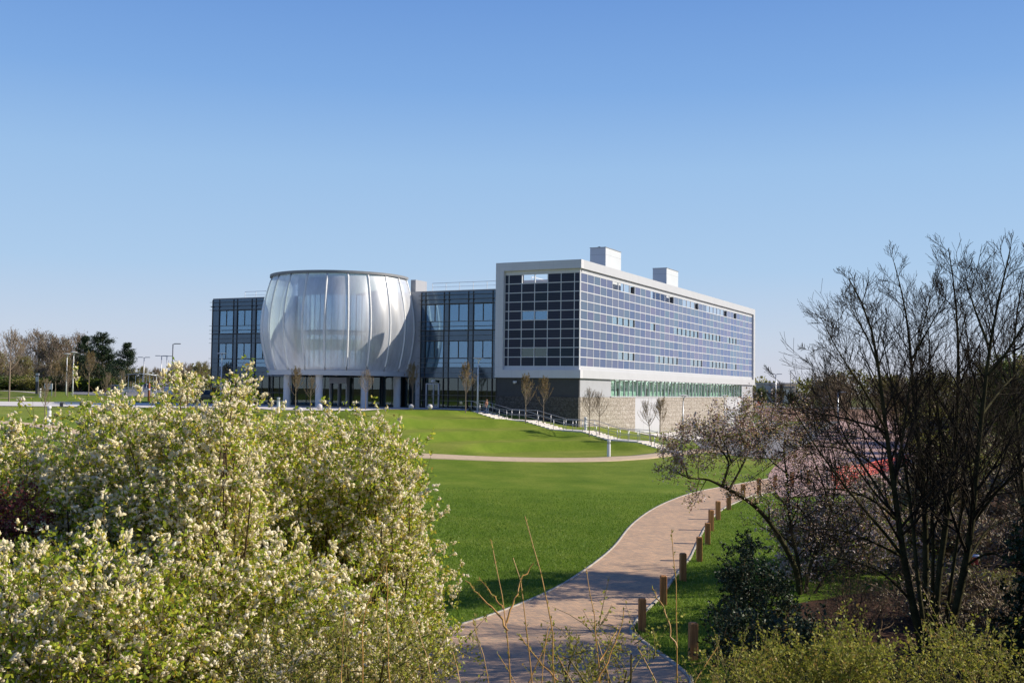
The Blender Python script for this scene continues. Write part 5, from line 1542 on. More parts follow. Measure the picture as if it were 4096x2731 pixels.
for px, Y, yt_, k, lab in [(-70, 205, 1345, 0, "bare tree at the far left edge of the tree belt"), (20, 230, 1400, 1, "olive tree low at the far left edge"), (70, 215, 1330, 0, "bare grey tree behind the totem, leftmost of the tall ones"),
        (150, 220, 1312, 0, "tallest pale bare tree of the left belt"), (205, 215, 1325, 2, "dense bare tree right of the tallest one in the left belt"), (255, 220, 1345, 0, "bare tree behind the lamp pair"),
        (300, 225, 1325, 0, "bare tree just left of the pines, twigs reaching high"), (110, 205, 1420, 1, "budding olive tree under the tall bare ones"), (240, 205, 1425, 1, "budding olive tree behind the lamp pair"),
        (40, 200, 1440, 2, "brown thicket tree at the left edge"), (170, 200, 1450, 2, "brown thicket tree behind the blank board"), (330, 205, 1430, 2, "brown bare tree before the pines"),
        (385, 215, 1400, 2, "bare tree tangled with the big pine"), (470, 215, 1440, 0, "bare tree with drooping twigs before the small pine"), (430, 200, 1500, 3, "low green tree right of the big pine"), (345, 196, 1510, 3, "low dark green tree below the pines")]:
    bgt(px, Y, yt_, k, lab, LG)
for px, Y, yt_, k, lab in [(520, 330, 1470, 1, "hazy olive tree above the cycle shelter"), (585, 340, 1462, 1, "hazy olive tree right of the cycle shelter roof"), (640, 330, 1466, 2, "brown hazy tree behind the twin lamp columns"),
        (700, 320, 1450, 2, "brown hazy tree behind the dark column"), (742, 300, 1448, 0, "thin bare tree left of the bushy one by the glass wing"), (795, 250, 1440, 1, "bushy olive tree nearest the left glass wing"), (845, 260, 1470, 1, "olive tree half behind the left glass wing"), (740, 240, 1500, 3, "green tree low beside the glass wing")]:
    bgt(px, Y, yt_, k, lab, "trees beyond the car park")
pines = [conifer(31, 10), conifer(32, 10)]; up_ = [False] * 2
for px, Y, yt_, k, lab, sx in [(333, 200, 1349, 0, "narrow pine left of the big one", .8), (405, 196, 1331, 1, "biggest darkest pine of the left belt", 1.15), (505, 190, 1376, 0, "spiky pine standing apart by the cycle shelter", 1.0), (440, 205, 1440, 1, "lower pine merging with the biggest pine", 1.2)]:
    g = on_ground(px, Y); h = at(px, yt_, Y).z - g.z
    put(pines, up_, k, g, rn.uniform(0, 6.28), (h / 10 * sx, h / 10 * sx, h / 10 * 1.03), lab)

# hedge-like shrubs closing the gap under the trees
def shrub_proto(seed, mat_leaf, n=2600, name="shrub", twig='twig_far', size=0.16, flat=0.75, cat="shrub", dens=0.35):
    rng = np.random.default_rng(seed)
    t = thing(name, "x", cat, (0, 0, 0), 0, "shrubs")
    T = Tubes(); nodes = []
    for k in range(16):
        a = rng.uniform(0, 6.28); d = nrm(np.array([math.cos(a) * rng.uniform(.2, 1.0), math.sin(a) * rng.uniform(.2, 1.0), 1.0]))
        grow(T, nodes, np.array([rng.normal() * .15, rng.normal() * .15, -0.1]), d, rng.uniform(0.6, 1.0), 0.02, 1, rng, (0, 6, 4), 0.55, 0.3, 0.3, 0.2, (20, 60), 0.007, (5, 4, 3, 3))
    s = T.build("stems", M[twig], t)
    P, D = node_pts(nodes, rng, n / len(nodes) + 0.001, 0.07)
    leaves("foliage", P, size, rng, M[mat_leaf], s, 0.6, D, 1.0)
    return t
sh = [shrub_proto(41, 'leaf_green', 5200, size=0.09), shrub_proto(42, 'leaf_brown', 2600, name="bare_shrub", size=0.06), shrub_proto(43, 'leaf_olive', 4600, name="budding_shrub", size=0.07)]
ush = [False] * 3
def shr(px, Y, hpx, k, label, group, wid=1.3):
    g = on_ground(px, Y); h = hpx / F0 * Y
    return put(sh, ush, k, g, rn.uniform(0, 6.28), (h * wid, h * wid, h * 0.85), label, group)
for i, px in enumerate([0, 45, 90, 135, 180, 225, 275, 320, 365, 405, 450]):
    shr(px, 193 + (i % 3) * 2, 62, (0, 1, 0, 2, 0)[i % 5] , f"dark low shrub in the hedge under the left trees, {['leftmost','second from the left','third from the left','fourth from the left','fifth from the left','in the middle','sixth from the right','fifth from the right','before the narrow pine','below the biggest pine','rightmost by the shelter path'][i]}", "hedge shrubs under the left trees", 1.7)

# far wood closing the horizon
rng = np.random.default_rng(77)
n = 42000
bx = rng.uniform(-330, 420, n); top = 4.5 + 2.2 * np.sin(bx * 0.05) + 1.6 * np.sin(bx * 0.13 + 1) + 1.2 * np.sin(bx * 0.31) + rng.normal(size=n) * 0.5
by = 470 + rng.uniform(-14, 14, n); P = np.stack([bx, by, H(bx, by) + np.abs(rng.beta(1.3, 1.2, n)) * (top + 4.0)], 1)
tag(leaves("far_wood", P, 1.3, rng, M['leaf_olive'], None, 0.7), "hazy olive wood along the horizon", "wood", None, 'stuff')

# right side belt
RG = "trees behind the right-hand road"
names_r = ["at the left end of the right belt, above the flowering tree", "second in the right belt, rounded brown crown", "brown tree behind the first dark stem", "between the first and second dark stems", "olive crown behind the middle stems", "brown crown right of the middle stems",
           "olive crown near the forked stem", "behind the forked stem", "tall olive one near the right edge", "at the right edge of the belt", "just outside the right edge"]
for i, (px, Y, yt_, k) in enumerate([(3300, 175, 1478, 2), (3400, 160, 1475, 2), (3500, 150, 1490, 2), (3580, 140, 1500, 1), (3660, 135, 1480, 2), (3750, 125, 1470, 1), (3850, 115, 1478, 2), (3930, 105, 1440, 1), (4010, 98, 1420, 3), (4090, 92, 1400, 3), (4170, 90, 1400, 1)]):
    bgt(px, Y, yt_, k, "bushy background tree " + names_r[i], RG)
for i, (px, Y, yt_, k, lab) in enumerate([(3060, 230, 1545, 3, "low green tree beside the end of the solar clad block"), (3110, 240, 1552, 1, "olive tree below the far beige building"), (3180, 230, 1570, 3, "green low tree by the tiny orange barrier"), (3230, 215, 1560, 1, "olive tree left of the tall road lamp"), (3020, 240, 1550, 2, "brown tree peeping out behind the block end")]):
    bgt(px, Y, yt_, k, lab, "trees beyond the far road")
posr_ = 0
posr = ["first", "second", "third", "fourth", "fifth", "sixth", "seventh", "eighth", "ninth", "tenth", "eleventh", "twelfth", "thirteenth", "fourteenth", "fifteenth", "sixteenth"]
for i, (px, Y) in enumerate([(3700, 150), (3760, 120), (3790, 95), (3720, 105), (3800, 86), (3880, 82), (3960, 78), (4040, 74), (4110, 72)]):
    shr(px, Y, 150 + (i % 3) * 22, (1, 2, 1)[i % 3], f"{posr[i]} tall brown thicket shrub from the left behind the dark stems", "thicket behind the dark stems", 1.3)
for i, (px, Y, hp, k) in enumerate([(3650, 62, 210, 1), (3760, 60, 230, 1), (3850, 66, 200, 2), (4080, 62, 230, 1), (4150, 45, 260, 1), (3640, 40, 170, 1), (3680, 46, 230, 1), (3800, 44, 260, 1), (3960, 38, 120, 2), (4090, 36, 120, 1), (3880, 33, 260, 1), (3780, 34, 200, 1), (3980, 30, 250, 1), (4050, 29, 150, 1)]):
    shr(px, Y, hp, k, f"{posr[i]} tangled undergrowth shrub on the mulch among the right-hand trees", "undergrowth below the right-hand trees", 1.25)

# --- big bare multi-stemmed tree (limbs traced, twigs grown)
def limb(px_list, Y0, Y1):
    n = len(px_list); px_list = [(px, 1400 - (1400 - py) * .84 if (py < 1400 and px > 3100) else py) for px, py in px_list]
    return np.array([tuple(at(px, py, Y0 + (Y1 - Y0) * i / (n - 1))) for i, (px, py) in enumerate(px_list)])
def spline(P, n):
    P = np.asarray(P); d = np.concatenate([[0], np.cumsum(np.linalg.norm(np.diff(P, axis=0), axis=1))]); s = np.linspace(0, d[-1], n)
    Q = np.stack([np.interp(s, d, P[:, k]) for k in range(3)], 1)
    for _ in range(2): Q[1:-1] = (Q[:-2] + 2 * Q[1:-1] + Q[2:]) / 4
    return Q
LS = 1.25
RS = 1.0
ANG = (30, 72)
RT = .5
WOB = .25
ANG = (30, 72)
def traced_tree(name, label, limbs, seed, mat='bark', group=None, kids=(0, 7, 4), rmin=0.0046, per=0.8):
    base = Vector(limbs[0]['P'][0]); rng = np.random.default_rng(seed)
    t = thing(name, label, "tree", base, 0, group)
    Tt, T, nodes = Tubes(), Tubes(), []
    for L in limbs:
        P = spline(L['P'], 14) - np.array(base); L['r'] *= RS; rad = np.linspace(L['r'], L['r'] * L.get('taper', .12), 14)
        Tt.add(P, rad, 8)
        side_branches(T, nodes, P, rad, L.get('k', 14), L.get('L', 2.2) * LS, rng, L.get('up', .28), L.get('ang', ANG), kids, L.get('start', .25), rmin, RT)
    Tt.build("trunk", M[mat], t); c = T.build("crown", M['bark_twig'], t)
    return t, nodes, rng, c
YT = 29.5
TF = 1.08
RS = .78
LS = 1.1
RT = .62
WOB = .13
ANG = (22, 52)
A = [(3690, 2590), (3646, 2403), (3614, 2228), (3593, 2085), (3577, 1953), (3545, 1720), (3534, 1663), (3517, 1473), (3498, 1321), (3474, 1202), (3440, 1110), (3395, 1060)]
B_ = [(3699, 2590), (3704, 2324), (3700, 1926), (3672, 1750), (3658, 1663), (3642, 1446), (3642, 1311), (3623, 1175), (3599, 1067), (3577, 985)]
C_ = [(3735, 2600), (3741, 2430), (3757, 2244), (3789, 2085), (3810, 1926), (3832, 1636), (3837, 1392), (3826, 1175), (3810, 985), (3794, 915)]
D_ = [(3780, 2615), (3820, 2456), (3863, 2260), (3895, 2085), (3900, 1926), (3924, 1663), (3951, 1500), (3951, 1370), (3975, 1240), (3995, 1175), (4021, 1040), (4043, 910)]
t1, nd, rg_, _ = traced_tree("bare_tree", "large dark multi-stemmed bare tree, its two left stems leaning left", [
    dict(P=limb(A, YT, YT - 1.5), r=.15, k=24, L=2.6), dict(P=limb(B_, YT + .6, YT + 1.5), r=.14, k=24, L=2.6),
    dict(P=limb([(3614, 2228), (3540, 2130), (3440, 2020), (3330, 1880), (3230, 1740), (3160, 1600), (3110, 1520)], YT - .3, YT - 3), r=.06, k=15, L=1.8),
    dict(P=limb([(3593, 2085), (3480, 1900), (3380, 1760), (3330, 1620), (3290, 1500), (3240, 1400)], YT, YT + 2), r=.055, k=15, L=1.8),
    dict(P=limb([(3545, 1720), (3460, 1560), (3400, 1480), (3330, 1360), (3290, 1260)], YT - 1, YT - 3), r=.05, k=14, L=1.7),
    dict(P=limb([(3517, 1473), (3470, 1340), (3420, 1240), (3380, 1130)], YT - 1, YT + 1), r=.04, k=12, L=1.5),
    dict(P=limb([(3577, 1953), (3620, 1700), (3640, 1500), (3700, 1260), (3745, 1020)], YT, YT + 2), r=.06, k=16, L=2.0),
    dict(P=limb([(3646, 2403), (3540, 2290), (3420, 2240), (3300, 2220), (3180, 2260)], YT, YT - 3), r=.05, k=12, L=1.6),
    dict(P=limb([(3642, 1446), (3700, 1330), (3760, 1200), (3800, 1120)], YT + 1, YT - 1), r=.04, k=10, L=1.5),
    dict(P=limb([(3593, 2085), (3500, 2000), (3400, 1960), (3280, 1950), (3160, 1990)], YT, YT - 2), r=.05, k=12, L=1.4),
    dict(P=limb([(3545, 1720), (3440, 1690), (3330, 1660), (3200, 1650), (3090, 1600)], YT, YT + 2), r=.045, k=12, L=1.4),
    dict(P=limb([(3577, 1953), (3470, 1830), (3360, 1790), (3260, 1780), (3150, 1790)], YT, YT - 2), r=.045, k=12, L=1.4),
    dict(P=limb([(3614, 2228), (3500, 2170), (3380, 2120), (3260, 2110), (3120, 2160)], YT, YT - 2.5), r=.05, k=12, L=1.4),
    dict(P=limb([(3704, 2560), (3665, 2300), (3655, 2100), (3625, 1900), (3560, 1500), (3540, 1350), (3480, 1180)], YT, YT + 2), r=.09, k=20, L=2.0),
    dict(P=limb([(3720, 2560), (3735, 2300), (3730, 2050), (3720, 1850), (3715, 1600), (3725, 1400), (3700, 1150)], YT + 1, YT + 2), r=.08, k=20, L=2.0)], 51)
t2, nd2, rg_, _ = traced_tree("bare_tree", "dark bare tree with straight middle stems and a forked right stem", [
    dict(P=limb(C_, YT + .3, YT + 1), r=.14, k=26, L=2.5), dict(P=limb(D_, YT, YT - 1), r=.16, k=26, L=2.7),
    dict(P=limb([(3951, 1370), (3900, 1210), (3870, 1100), (3850, 1000)], YT - .8, YT + 1), r=.05, k=12, L=1.6),
    dict(P=limb([(3951, 1500), (4020, 1420), (4070, 1330), (4140, 1180)], YT - .8, YT - 2), r=.06, k=12, L=1.8),
    dict(P=limb([(3924, 1663), (4000, 1560), (4080, 1480), (4160, 1400)], YT - .5, YT + 2), r=.05, k=12, L=1.8),
    dict(P=limb([(3895, 2085), (3990, 1960), (4080, 1880), (4180, 1800)], YT, YT - 2), r=.06, k=12, L=1.8),
    dict(P=limb([(3863, 2260), (3960, 2200), (4060, 2260), (4140, 2300)], YT, YT - 2), r=.045, k=10, L=1.5),
    dict(P=limb([(3810, 1926), (3760, 1700), (3740, 1500), (3700, 1380)], YT, YT + 2), r=.05, k=14, L=1.8),
    dict(P=limb([(3770, 2590), (3800, 2350), (3840, 2100), (3870, 1850), (3880, 1600), (3885, 1400), (3860, 1250), (3840, 1150)], YT + 1, YT + 2), r=.08, k=18, L=2.0),
    dict(P=limb([(3900, 1926), (3990, 1800), (4060, 1640), (4120, 1560)], YT, YT + 2), r=.05, k=12, L=1.6),
    dict(P=limb([(3863, 2260), (3940, 2120), (4040, 2060), (4160, 2060)], YT, YT + 2), r=.05, k=12, L=1.6)], 52)
t3, nd3, rg_, _ = traced_tree("bare_tree", "slimmer dark bare tree reaching in from the right edge of the lawn", [
    dict(P=limb([(4120, 2500), (4110, 2200), (4085, 1900), (4060, 1600), (4050, 1300), (4080, 1120), (4110, 960)], 33, 33), r=.12, k=26, L=2.6),
    dict(P=limb([(4085, 1900), (4010, 1700), (3960, 1560), (3930, 1450)], 33, 31), r=.05, k=12, L=1.8),
    dict(P=limb([(4060, 1600), (3990, 1450), (3960, 1300), (3940, 1180), (3925, 1060)], 33, 34), r=.05, k=12, L=1.8)], 53)

TF = 0.9
RS = .9
LS = .95
RT = .5
WOB = .25
ANG = (30, 72)
# --- coppery flowering tree between path and road
YC = 38
def poly_points(poly, n, rng):
    P = np.array(poly, dtype=float); lo, hi = P.min(0), P.max(0); out = []
    while sum(len(o) for o in out) < n:
        q = rng.uniform(lo, hi, (n * 3, 2)); out.append(q[_inside(poly, q[:, 0], q[:, 1])])
    return np.concatenate(out)[:n]
def unproj(q, Y):
    dx = (q[:, 0] - W0 / 2) / F0; dy = -(q[:, 1] - H0 / 2) / F0
    cm = np.array(CM); d = np.stack([dx, dy, -np.ones(len(q))], 1) @ cm.T
    return d * (Y / d[:, 1])[:, None]
cl = [(3200, 2480), (3197, 2288), (3146, 2198), (3118, 2142), (3062, 2058), (2983, 1990), (2918, 1956), (2883, 1941)]
limbs = [dict(P=limb(cl, YC, YC - 1), r=.13, taper=.45, k=5, L=1.0, start=.6),
    dict(P=limb([(2883, 1941), (2830, 1914), (2753, 1914), (2700, 1880), (2660, 1850)], YC - 1, YC - 2), r=.05, k=12, L=1.1, up=.5),
    dict(P=limb([(2753, 1914), (2740, 1860), (2700, 1800), (2670, 1770)], YC - 1.5, YC - 1), r=.03, k=8, L=1.0, up=.3, ang=(40, 85)),
    dict(P=limb([(2890, 1941), (2905, 1890), (2925, 1850), (2880, 1790), (2800, 1740), (2730, 1720)], YC - 1, YC), r=.055, k=20, L=1.5, up=.2, ang=(40, 85)),
    dict(P=limb([(2925, 1850), (2900, 1770), (2860, 1710), (2840, 1690)], YC - 1, YC - 2.5), r=.035, k=12, L=1.3, up=.2, ang=(40, 85)),
    dict(P=limb([(2918, 1956), (2960, 1880), (3000, 1800), (3020, 1740), (3080, 1680)], YC - 1, YC + 1), r=.05, k=22, L=1.9, up=.15, ang=(40, 85)),
    dict(P=limb([(3000, 1800), (2960, 1740), (2950, 1690), (2990, 1660)], YC, YC - 2), r=.035, k=14, L=1.5, up=.15, ang=(40, 85)),
    dict(P=limb([(3208, 2440), (3200, 2250), (3160, 2130), (3150, 2000), (3155, 1900), (3120, 1780), (3150, 1680), (3180, 1620)], YC + .5, YC + 1), r=.09, k=34, L=2.2, up=.2, ang=(35, 80)),
    dict(P=limb([(3155, 1900), (3080, 1840), (3040, 1790), (2990, 1780)], YC + .5, YC + 2.5), r=.04, k=14, L=1.7, up=.15, ang=(40, 85)),
    dict(P=limb([(3215, 2440), (3230, 2260), (3290, 2150), (3330, 2050), (3350, 1900), (3330, 1760), (3270, 1650)], YC, YC + 2), r=.08, k=30, L=2.2, up=.2, ang=(35, 80)),
    dict(P=limb([(3330, 2050), (3280, 1900), (3230, 1780), (3210, 1680)], YC + 1, YC - 1), r=.04, k=16, L=1.8, up=.15, ang=(40, 85)),
    dict(P=limb([(3230, 2420), (3300, 2300), (3400, 2200), (3480, 2100), (3560, 2050)], YC, YC + 1), r=.06, k=24, L=1.8)]
tc, ndc, rgc, cc = traced_tree("flowering_tree", "spreading tree with coppery young leaves and pinkish blossom over the footpath", limbs, 61, kids=(0, 5, 3), rmin=0.006)
Pn, D = node_pts(ndc, rgc, 0.85, 0.09); leaves("foliage", Pn, 0.09, rgc, M['leaf_copper'], cc, 0.5, D, 1.0)
Pn, D = node_pts(ndc, rgc, 0.75, 0.10); leaves("blossom", Pn, 0.062, rgc, M['petal_pink'], cc, 0.7, D, 1.2)
Pn, D = node_pts(ndc, rgc, 0.4, 0.10); leaves("green_leaves", Pn, 0.075, rgc, M['leaf_yellow'], cc, 0.5, D, 1.0)

# --- shrub filling an outline: stems run from the base to clumps spread through its depth
def outline_shrub(name, label, poly, Y0, Y1, seed, clumps, twigs, leaf_m, leaf_s, leaf_n, petal=None, petal_s=.02, petal_n=0, racemes=0, twig_L=.45, group=None, barkm='bark_brown', ybase=None, cat="shrub", clump_r=0.35, pet_clump=1.0, upv=.7, baseX=None, dyp=0):
    rng = np.random.default_rng(seed)
    q = poly_points(poly, clumps, rng) + np.array([0, dyp]); Y = rng.uniform(Y0, Y1, clumps)
    K = unproj(q, Y)
    keep = K[:, 2] > H(K[:, 0], K[:, 1]) + 0.15; K = K[keep]
    yb = ybase or (Y0 + Y1) / 2; bx_ = np.median(K[:, 0]) if baseX is None else baseX; base = Vector((bx_, yb, Hz(bx_, yb)))
    t = thing(name, label, cat, base, 0, group); b = np.array(base); K = K - b
    T, Tw = Tubes(), Tubes()
    nm = 9; mains = []
    order_ = np.argsort(np.arctan2(K[:, 2], K[:, 0]))
    for g_ in np.array_split(order_, nm):
        if len(g_) == 0: continue
        cen = K[g_].mean(0); st = np.array([rng.normal() * .25, rng.normal() * .2, -.1])
        mid = st * .4 + cen * .6; mid[2] *= .85
        P = spline(np.array([st, st * .7 + cen * .3 + np.array([0, 0, .3]), mid]), 8); T.add(P, np.linspace(.05, .025, 8), 7)
        for k in g_:
            e = K[k]; c1 = mid * .5 + e * .5 + rng.normal(size=3) * .12; T.add(spline(np.array([mid, c1, e]), 6), np.linspace(.02, .007, 6), 5)
    s = T.build("stems", M[barkm], t)
    # twigs round each clump
    nt = len(K) * twigs; ci = np.repeat(np.arange(len(K)), twigs)
    o = K[ci] + rng.normal(size=(nt, 3)) * clump_r * .55
    dr = nrm_rows(rng.normal(size=(nt, 3)) * .75 + np.array([0, 0, upv]) + (o - K[ci]) * .8)
    L = twig_L * rng.uniform(.5, 1.3, nt)[:, None]
    n5 = 4; tt = np.linspace(0, 1, n5)[None, :, None]
    bend = rng.normal(size=(nt, 3)) * .12
    PP = o[:, None] + dr[:, None] * L[:, None] * tt + bend[:, None] * (tt ** 2) * L[:, None]
    for i in range(nt): Tw.add(PP[i], np.array([.005, .004, .003, .002]), 3)
    Tw.build("twigs", M[barkm], s)
    def along(m):
        i = rng.integers(0, nt, m); u = rng.uniform(0.05, 1.0, m)[:, None]
        return o[i] + dr[i] * L[i] * u + bend[i] * u ** 2 * L[i], dr[i], i
    P, D, _ = along(int(leaf_n * 1.8)); leaves("foliage", P + rng.normal(size=P.shape) * .02, leaf_s, rng, M[leaf_m], s, .55, D * .6, .9)
    if racemes:                                 # upright spikes of small petals
        fl = rng.uniform(0, 1, len(K)) < pet_clump
        P, D, i = along(racemes * 5); ok = fl[ci[i]]; P, D = P[ok][:int(racemes * 3.0)], D[ok][:int(racemes * 3.0)]; m = len(P)
        P = np.repeat(P[:m // 3], 3, axis=0); D = np.repeat(D[:m // 3], 3, axis=0); m = len(P); P = P + rng.normal(size=P.shape) * petal_s * .9
        rd = nrm_rows(D + rng.normal(size=(m, 3)) * .6 + np.array([0, 0, .25])); RL = petal_s * 2.5
        u_ = nrm_rows(np.cross(rd, rng.normal(size=(m, 3)))); v_ = np.cross(rd, u_)
        sc = rng.uniform(.6, 1.25, m)[:, None]
        prof = [(0.0, .25), (.2, .9), (.5, 1.0), (.8, .7), (1.0, .15)]; S5 = 5; rings = []
        for f_, r_ in prof:
            for q_ in range(S5):
                an = 2 * np.pi * q_ / S5 + rng.uniform(-.35, .35, m)[:, None]
                rr = petal_s * .72 * r_ * sc * rng.uniform(.55, 1.35, m)[:, None]
                rings.append(P + rd * RL * sc * (f_ + rng.uniform(-.06, .06, m)[:, None]) + (u_ * np.cos(an) + v_ * np.sin(an)) * rr)
        V = np.stack(rings, 1).reshape(-1, 3); o_ = (np.arange(m) * 25)[:, None, None, None]
        ii = np.array([[[r5 * 5 + k5, r5 * 5 + (k5 + 1) % 5, r5 * 5 + 5 + (k5 + 1) % 5, r5 * 5 + 5 + k5] for k5 in range(5)] for r5 in range(4)])[None]
        bl = link_mesh("blossom", np_mesh("blossom", V, (ii + o_).reshape(-1, 4)), M[petal], s)
        i2 = np.repeat(np.arange(m), 4); k4 = len(i2)
        leaves("petals", P[i2] + rd[i2] * RL * sc[i2] * rng.uniform(0, 1.1, k4)[:, None] + rng.normal(size=(k4, 3)) * petal_s * .45, petal_s * .8, rng, M[petal], bl, .8)
    return t
def nrm_rows(v): return v / (np.linalg.norm(v, axis=1, keepdims=True) + 1e-9)
BG_ = "white flowering shrubs in the foreground"
outline_shrub("flowering_shrub", "white flowering shrub at the left edge with a long sprig reaching up", [(-150, 1800), (0, 1745), (40, 1650), (110, 1700), (190, 1790), (330, 1770), (480, 1850), (520, 2050), (400, 2350), (-150, 2400)], 14.5, 19, 101, 95, 18, 'leaf_bush', .065, 15000, 'petal', .025, 7, 4200, group=BG_, dyp=75, pet_clump=.8)
outline_shrub("flowering_shrub", "tallest white flowering shrub, crown rising before the car park", [(330, 1760), (350, 1620), (420, 1590), (560, 1610), (640, 1700), (700, 1680), (800, 1690), (860, 1740), (930, 1760), (1010, 1900), (1000, 2150), (700, 2250), (400, 2150)], 14, 19, 102, 120, 18, 'leaf_bush', .065, 17000, 'petal', .025, 7, 5200, group=BG_, dyp=75, pet_clump=.85)
outline_shrub("flowering_shrub", "white flowering shrub with thin blossom spires before the left glass wing", [(700, 1700), (722, 1455), (748, 1455), (775, 1700), (860, 1730), (885, 1480), (940, 1445), (985, 1520), (960, 1730), (1010, 1800), (1010, 2300), (660, 2300), (690, 1850)], 13, 16.5, 103, 120, 15, 'leaf_bush', .06, 6500, 'petal', .023, 7, 2600, group=BG_, dyp=75, twig_L=.3, clump_r=.22, baseX=-4.2)
outline_shrub("flowering_shrub", "broad white flowering shrub filling the middle, in front of the drum", [(950, 1760), (1040, 1690), (1180, 1670), (1330, 1680), (1440, 1680), (1500, 1720), (1590, 1790), (1600, 2000), (1500, 2150), (1000, 2200), (900, 2000)], 16.5, 21, 104, 120, 18, 'leaf_bush', .065, 17000, 'petal', .025, 7, 5000, group=BG_, dyp=75, pet_clump=.85)
outline_shrub("flowering_shrub", "white flowering shrub whose right side hangs over the lawn and path", [(1480, 1800), (1590, 1770), (1660, 1870), (1660, 1960), (1600, 2030), (1650, 2120), (1740, 2230), (1720, 2380), (1760, 2540), (1600, 2600), (1250, 2500), (1250, 2100)], 16, 20, 105, 115, 18, 'leaf_bush', .065, 16000, 'petal', .025, 7, 4400, group=BG_, dyp=75, pet_clump=.75)
outline_shrub("flowering_shrub", "low white flowering shrub in the bottom left corner", [(-150, 2250), (300, 2200), (650, 2250), (820, 2450), (800, 2800), (-150, 2800)], 10.5, 14.5, 106, 95, 18, 'leaf_bush', .06, 15000, 'petal', .023, 7, 3600, group=BG_, dyp=75, pet_clump=.6, ybase=13)
outline_shrub("flowering_shrub", "low leafy white flowering shrub at the bottom, left of the willow shoots", [(750, 2250), (1300, 2200), (1550, 2450), (1600, 2700), (700, 2760)], 12, 16, 107, 90, 18, 'leaf_bush', .06, 14000, 'petal', .023, 7, 3000, group=BG_, dyp=75, pet_clump=.6, ybase=14)
outline_shrub("leafy_shrub", "fresh yellow-green shrub along the bottom edge beneath the blossom", [(1000, 2700), (1250, 2640), (1450, 2600), (1600, 2580), (1760, 2640), (1800, 2790), (1000, 2800)], 9, 12, 108, 40, 16, 'leaf_yellow', .036, 6000, 'petal', .018, 6, 900, group="yellow-green shrubs in the foreground", twig_L=.35, barkm='twig_olive', pet_clump=.3, ybase=11)
outline_shrub("red_leaved_shrub", "dark red leaved shrub showing through gaps at the left edge", [(-150, 2050), (40, 2050), (140, 2120), (170, 2230), (30, 2270), (-150, 2270)], 14.2, 15.6, 109, 20, 14, 'leaf_red', .05, 3200, twig_L=.35)
outline_shrub("red_leaved_shrub", "small low red shrub in the grass behind the blossom", [(1520, 2300), (1600, 2300), (1620, 2350), (1510, 2350)], 26, 27, 110, 10, 14, 'leaf_red', .07, 1200, twig_L=.3)
YG = "yellow-green shrubs in the foreground"
outline_shrub("leafy_shrub", "dense yellow-green shrub at the bottom right below the dark stems", [(2960, 2830), (3000, 2720), (3060, 2630), (3150, 2660), (3280, 2640), (3400, 2620), (3500, 2700), (3540, 2830)], 12.5, 16, 111, 50, 17, 'leaf_yellow', .045, 11000, group=YG, twig_L=.35, barkm='twig_olive', ybase=14, clump_r=.3)
outline_shrub("leafy_shrub", "thin yellow-green shrub at the bottom centre over the path", [(2230, 2650), (2300, 2560), (2440, 2600), (2560, 2570), (2640, 2690), (2560, 2780), (2250, 2780)], 9.5, 12, 112, 13, 9, 'leaf_yellow', .035, 800, group=YG, twig_L=.35, barkm='twig_olive', ybase=10.5, clump_r=.25)
outline_shrub("leafy_shrub", "small sprawling yellow-green shrub just right of the path corner", [(2830, 2760), (2880, 2710), (2960, 2720), (2960, 2790), (2820, 2790)], 11, 13, 113, 9, 9, 'leaf_yellow', .035, 600, group=YG, twig_L=.35, barkm='twig_olive', ybase=12, clump_r=.25)
outline_shrub("leafy_shrub", "sparse yellow-green shrub in the bottom right corner", [(3700, 2620), (3850, 2600), (4096, 2640), (4200, 2700), (4200, 2800), (3650, 2760)], 13, 16, 114, 30, 12, 'leaf_yellow', .045, 3000, group=YG, twig_L=.35, barkm='twig_olive', ybase=14.5, clump_r=.3)
outline_shrub("holly_bush", "dark glossy evergreen bush between the footpath and the flowering tree", [(2890, 2360), (2930, 2260), (2985, 2180), (3010, 2260), (3060, 2290), (3130, 2330), (3190, 2480), (3080, 2580), (2930, 2560), (2880, 2460)], 32, 36, 115, 50, 13, 'leaf_holly', .085, 7000, twig_L=.5, clump_r=.36, ybase=34.5)
outline_shrub("pale_flowering_shrub", "thin pale blossoming shrub with bare dark stems right behind the holly", [(3120, 2060), (3240, 1990), (3330, 2080), (3330, 2300), (3200, 2420), (3110, 2300)], 40, 43, 117, 44, 16, 'leaf_olive', .07, 4000, 'petal_pink', .035, 4, 1200, twig_L=.55, clump_r=.5, ybase=41)
outline_shrub("evergreen_shrub", "low dark evergreen shrub in the shade in front of the holly", [(2880, 2560), (2960, 2480), (3120, 2500), (3260, 2520), (3300, 2640), (2900, 2680)], 22, 27, 121, 50, 14, 'leaf_holly', .08, 7000, twig_L=.4, clump_r=.35, ybase=25)
outline_shrub("bare_shrub", "dark bare twiggy shrub on the mulch left of the multi-stemmed tree", [(3200, 2330), (3400, 2260), (3560, 2350), (3580, 2500), (3300, 2520)], 29, 32, 118, 34, 16, 'leaf_brown', .05, 1200, twig_L=.7, clump_r=.6, ybase=30.5)
outline_shrub("holly_bush", "tall dark evergreen bush cut by the right edge of the picture", [(4060, 2731), (4040, 2400), (4110, 2150), (4300, 2000), (4500, 2300), (4500, 2731)], 25, 29, 119, 90, 18, 'leaf_holly', .12, 18000, twig_L=.5, clump_r=.45, ybase=27)
outline_shrub("pale_flowering_shrub", "loose shrub of pinkish blossom behind the first dark stem", [(3250, 2080), (3400, 1980), (3560, 2050), (3600, 2200), (3520, 2360), (3300, 2330)], 42, 46, 116, 70, 18, 'leaf_olive', .08, 8000, 'petal_pink', .04, 4, 1800, twig_L=.6, clump_r=.6, ybase=44)

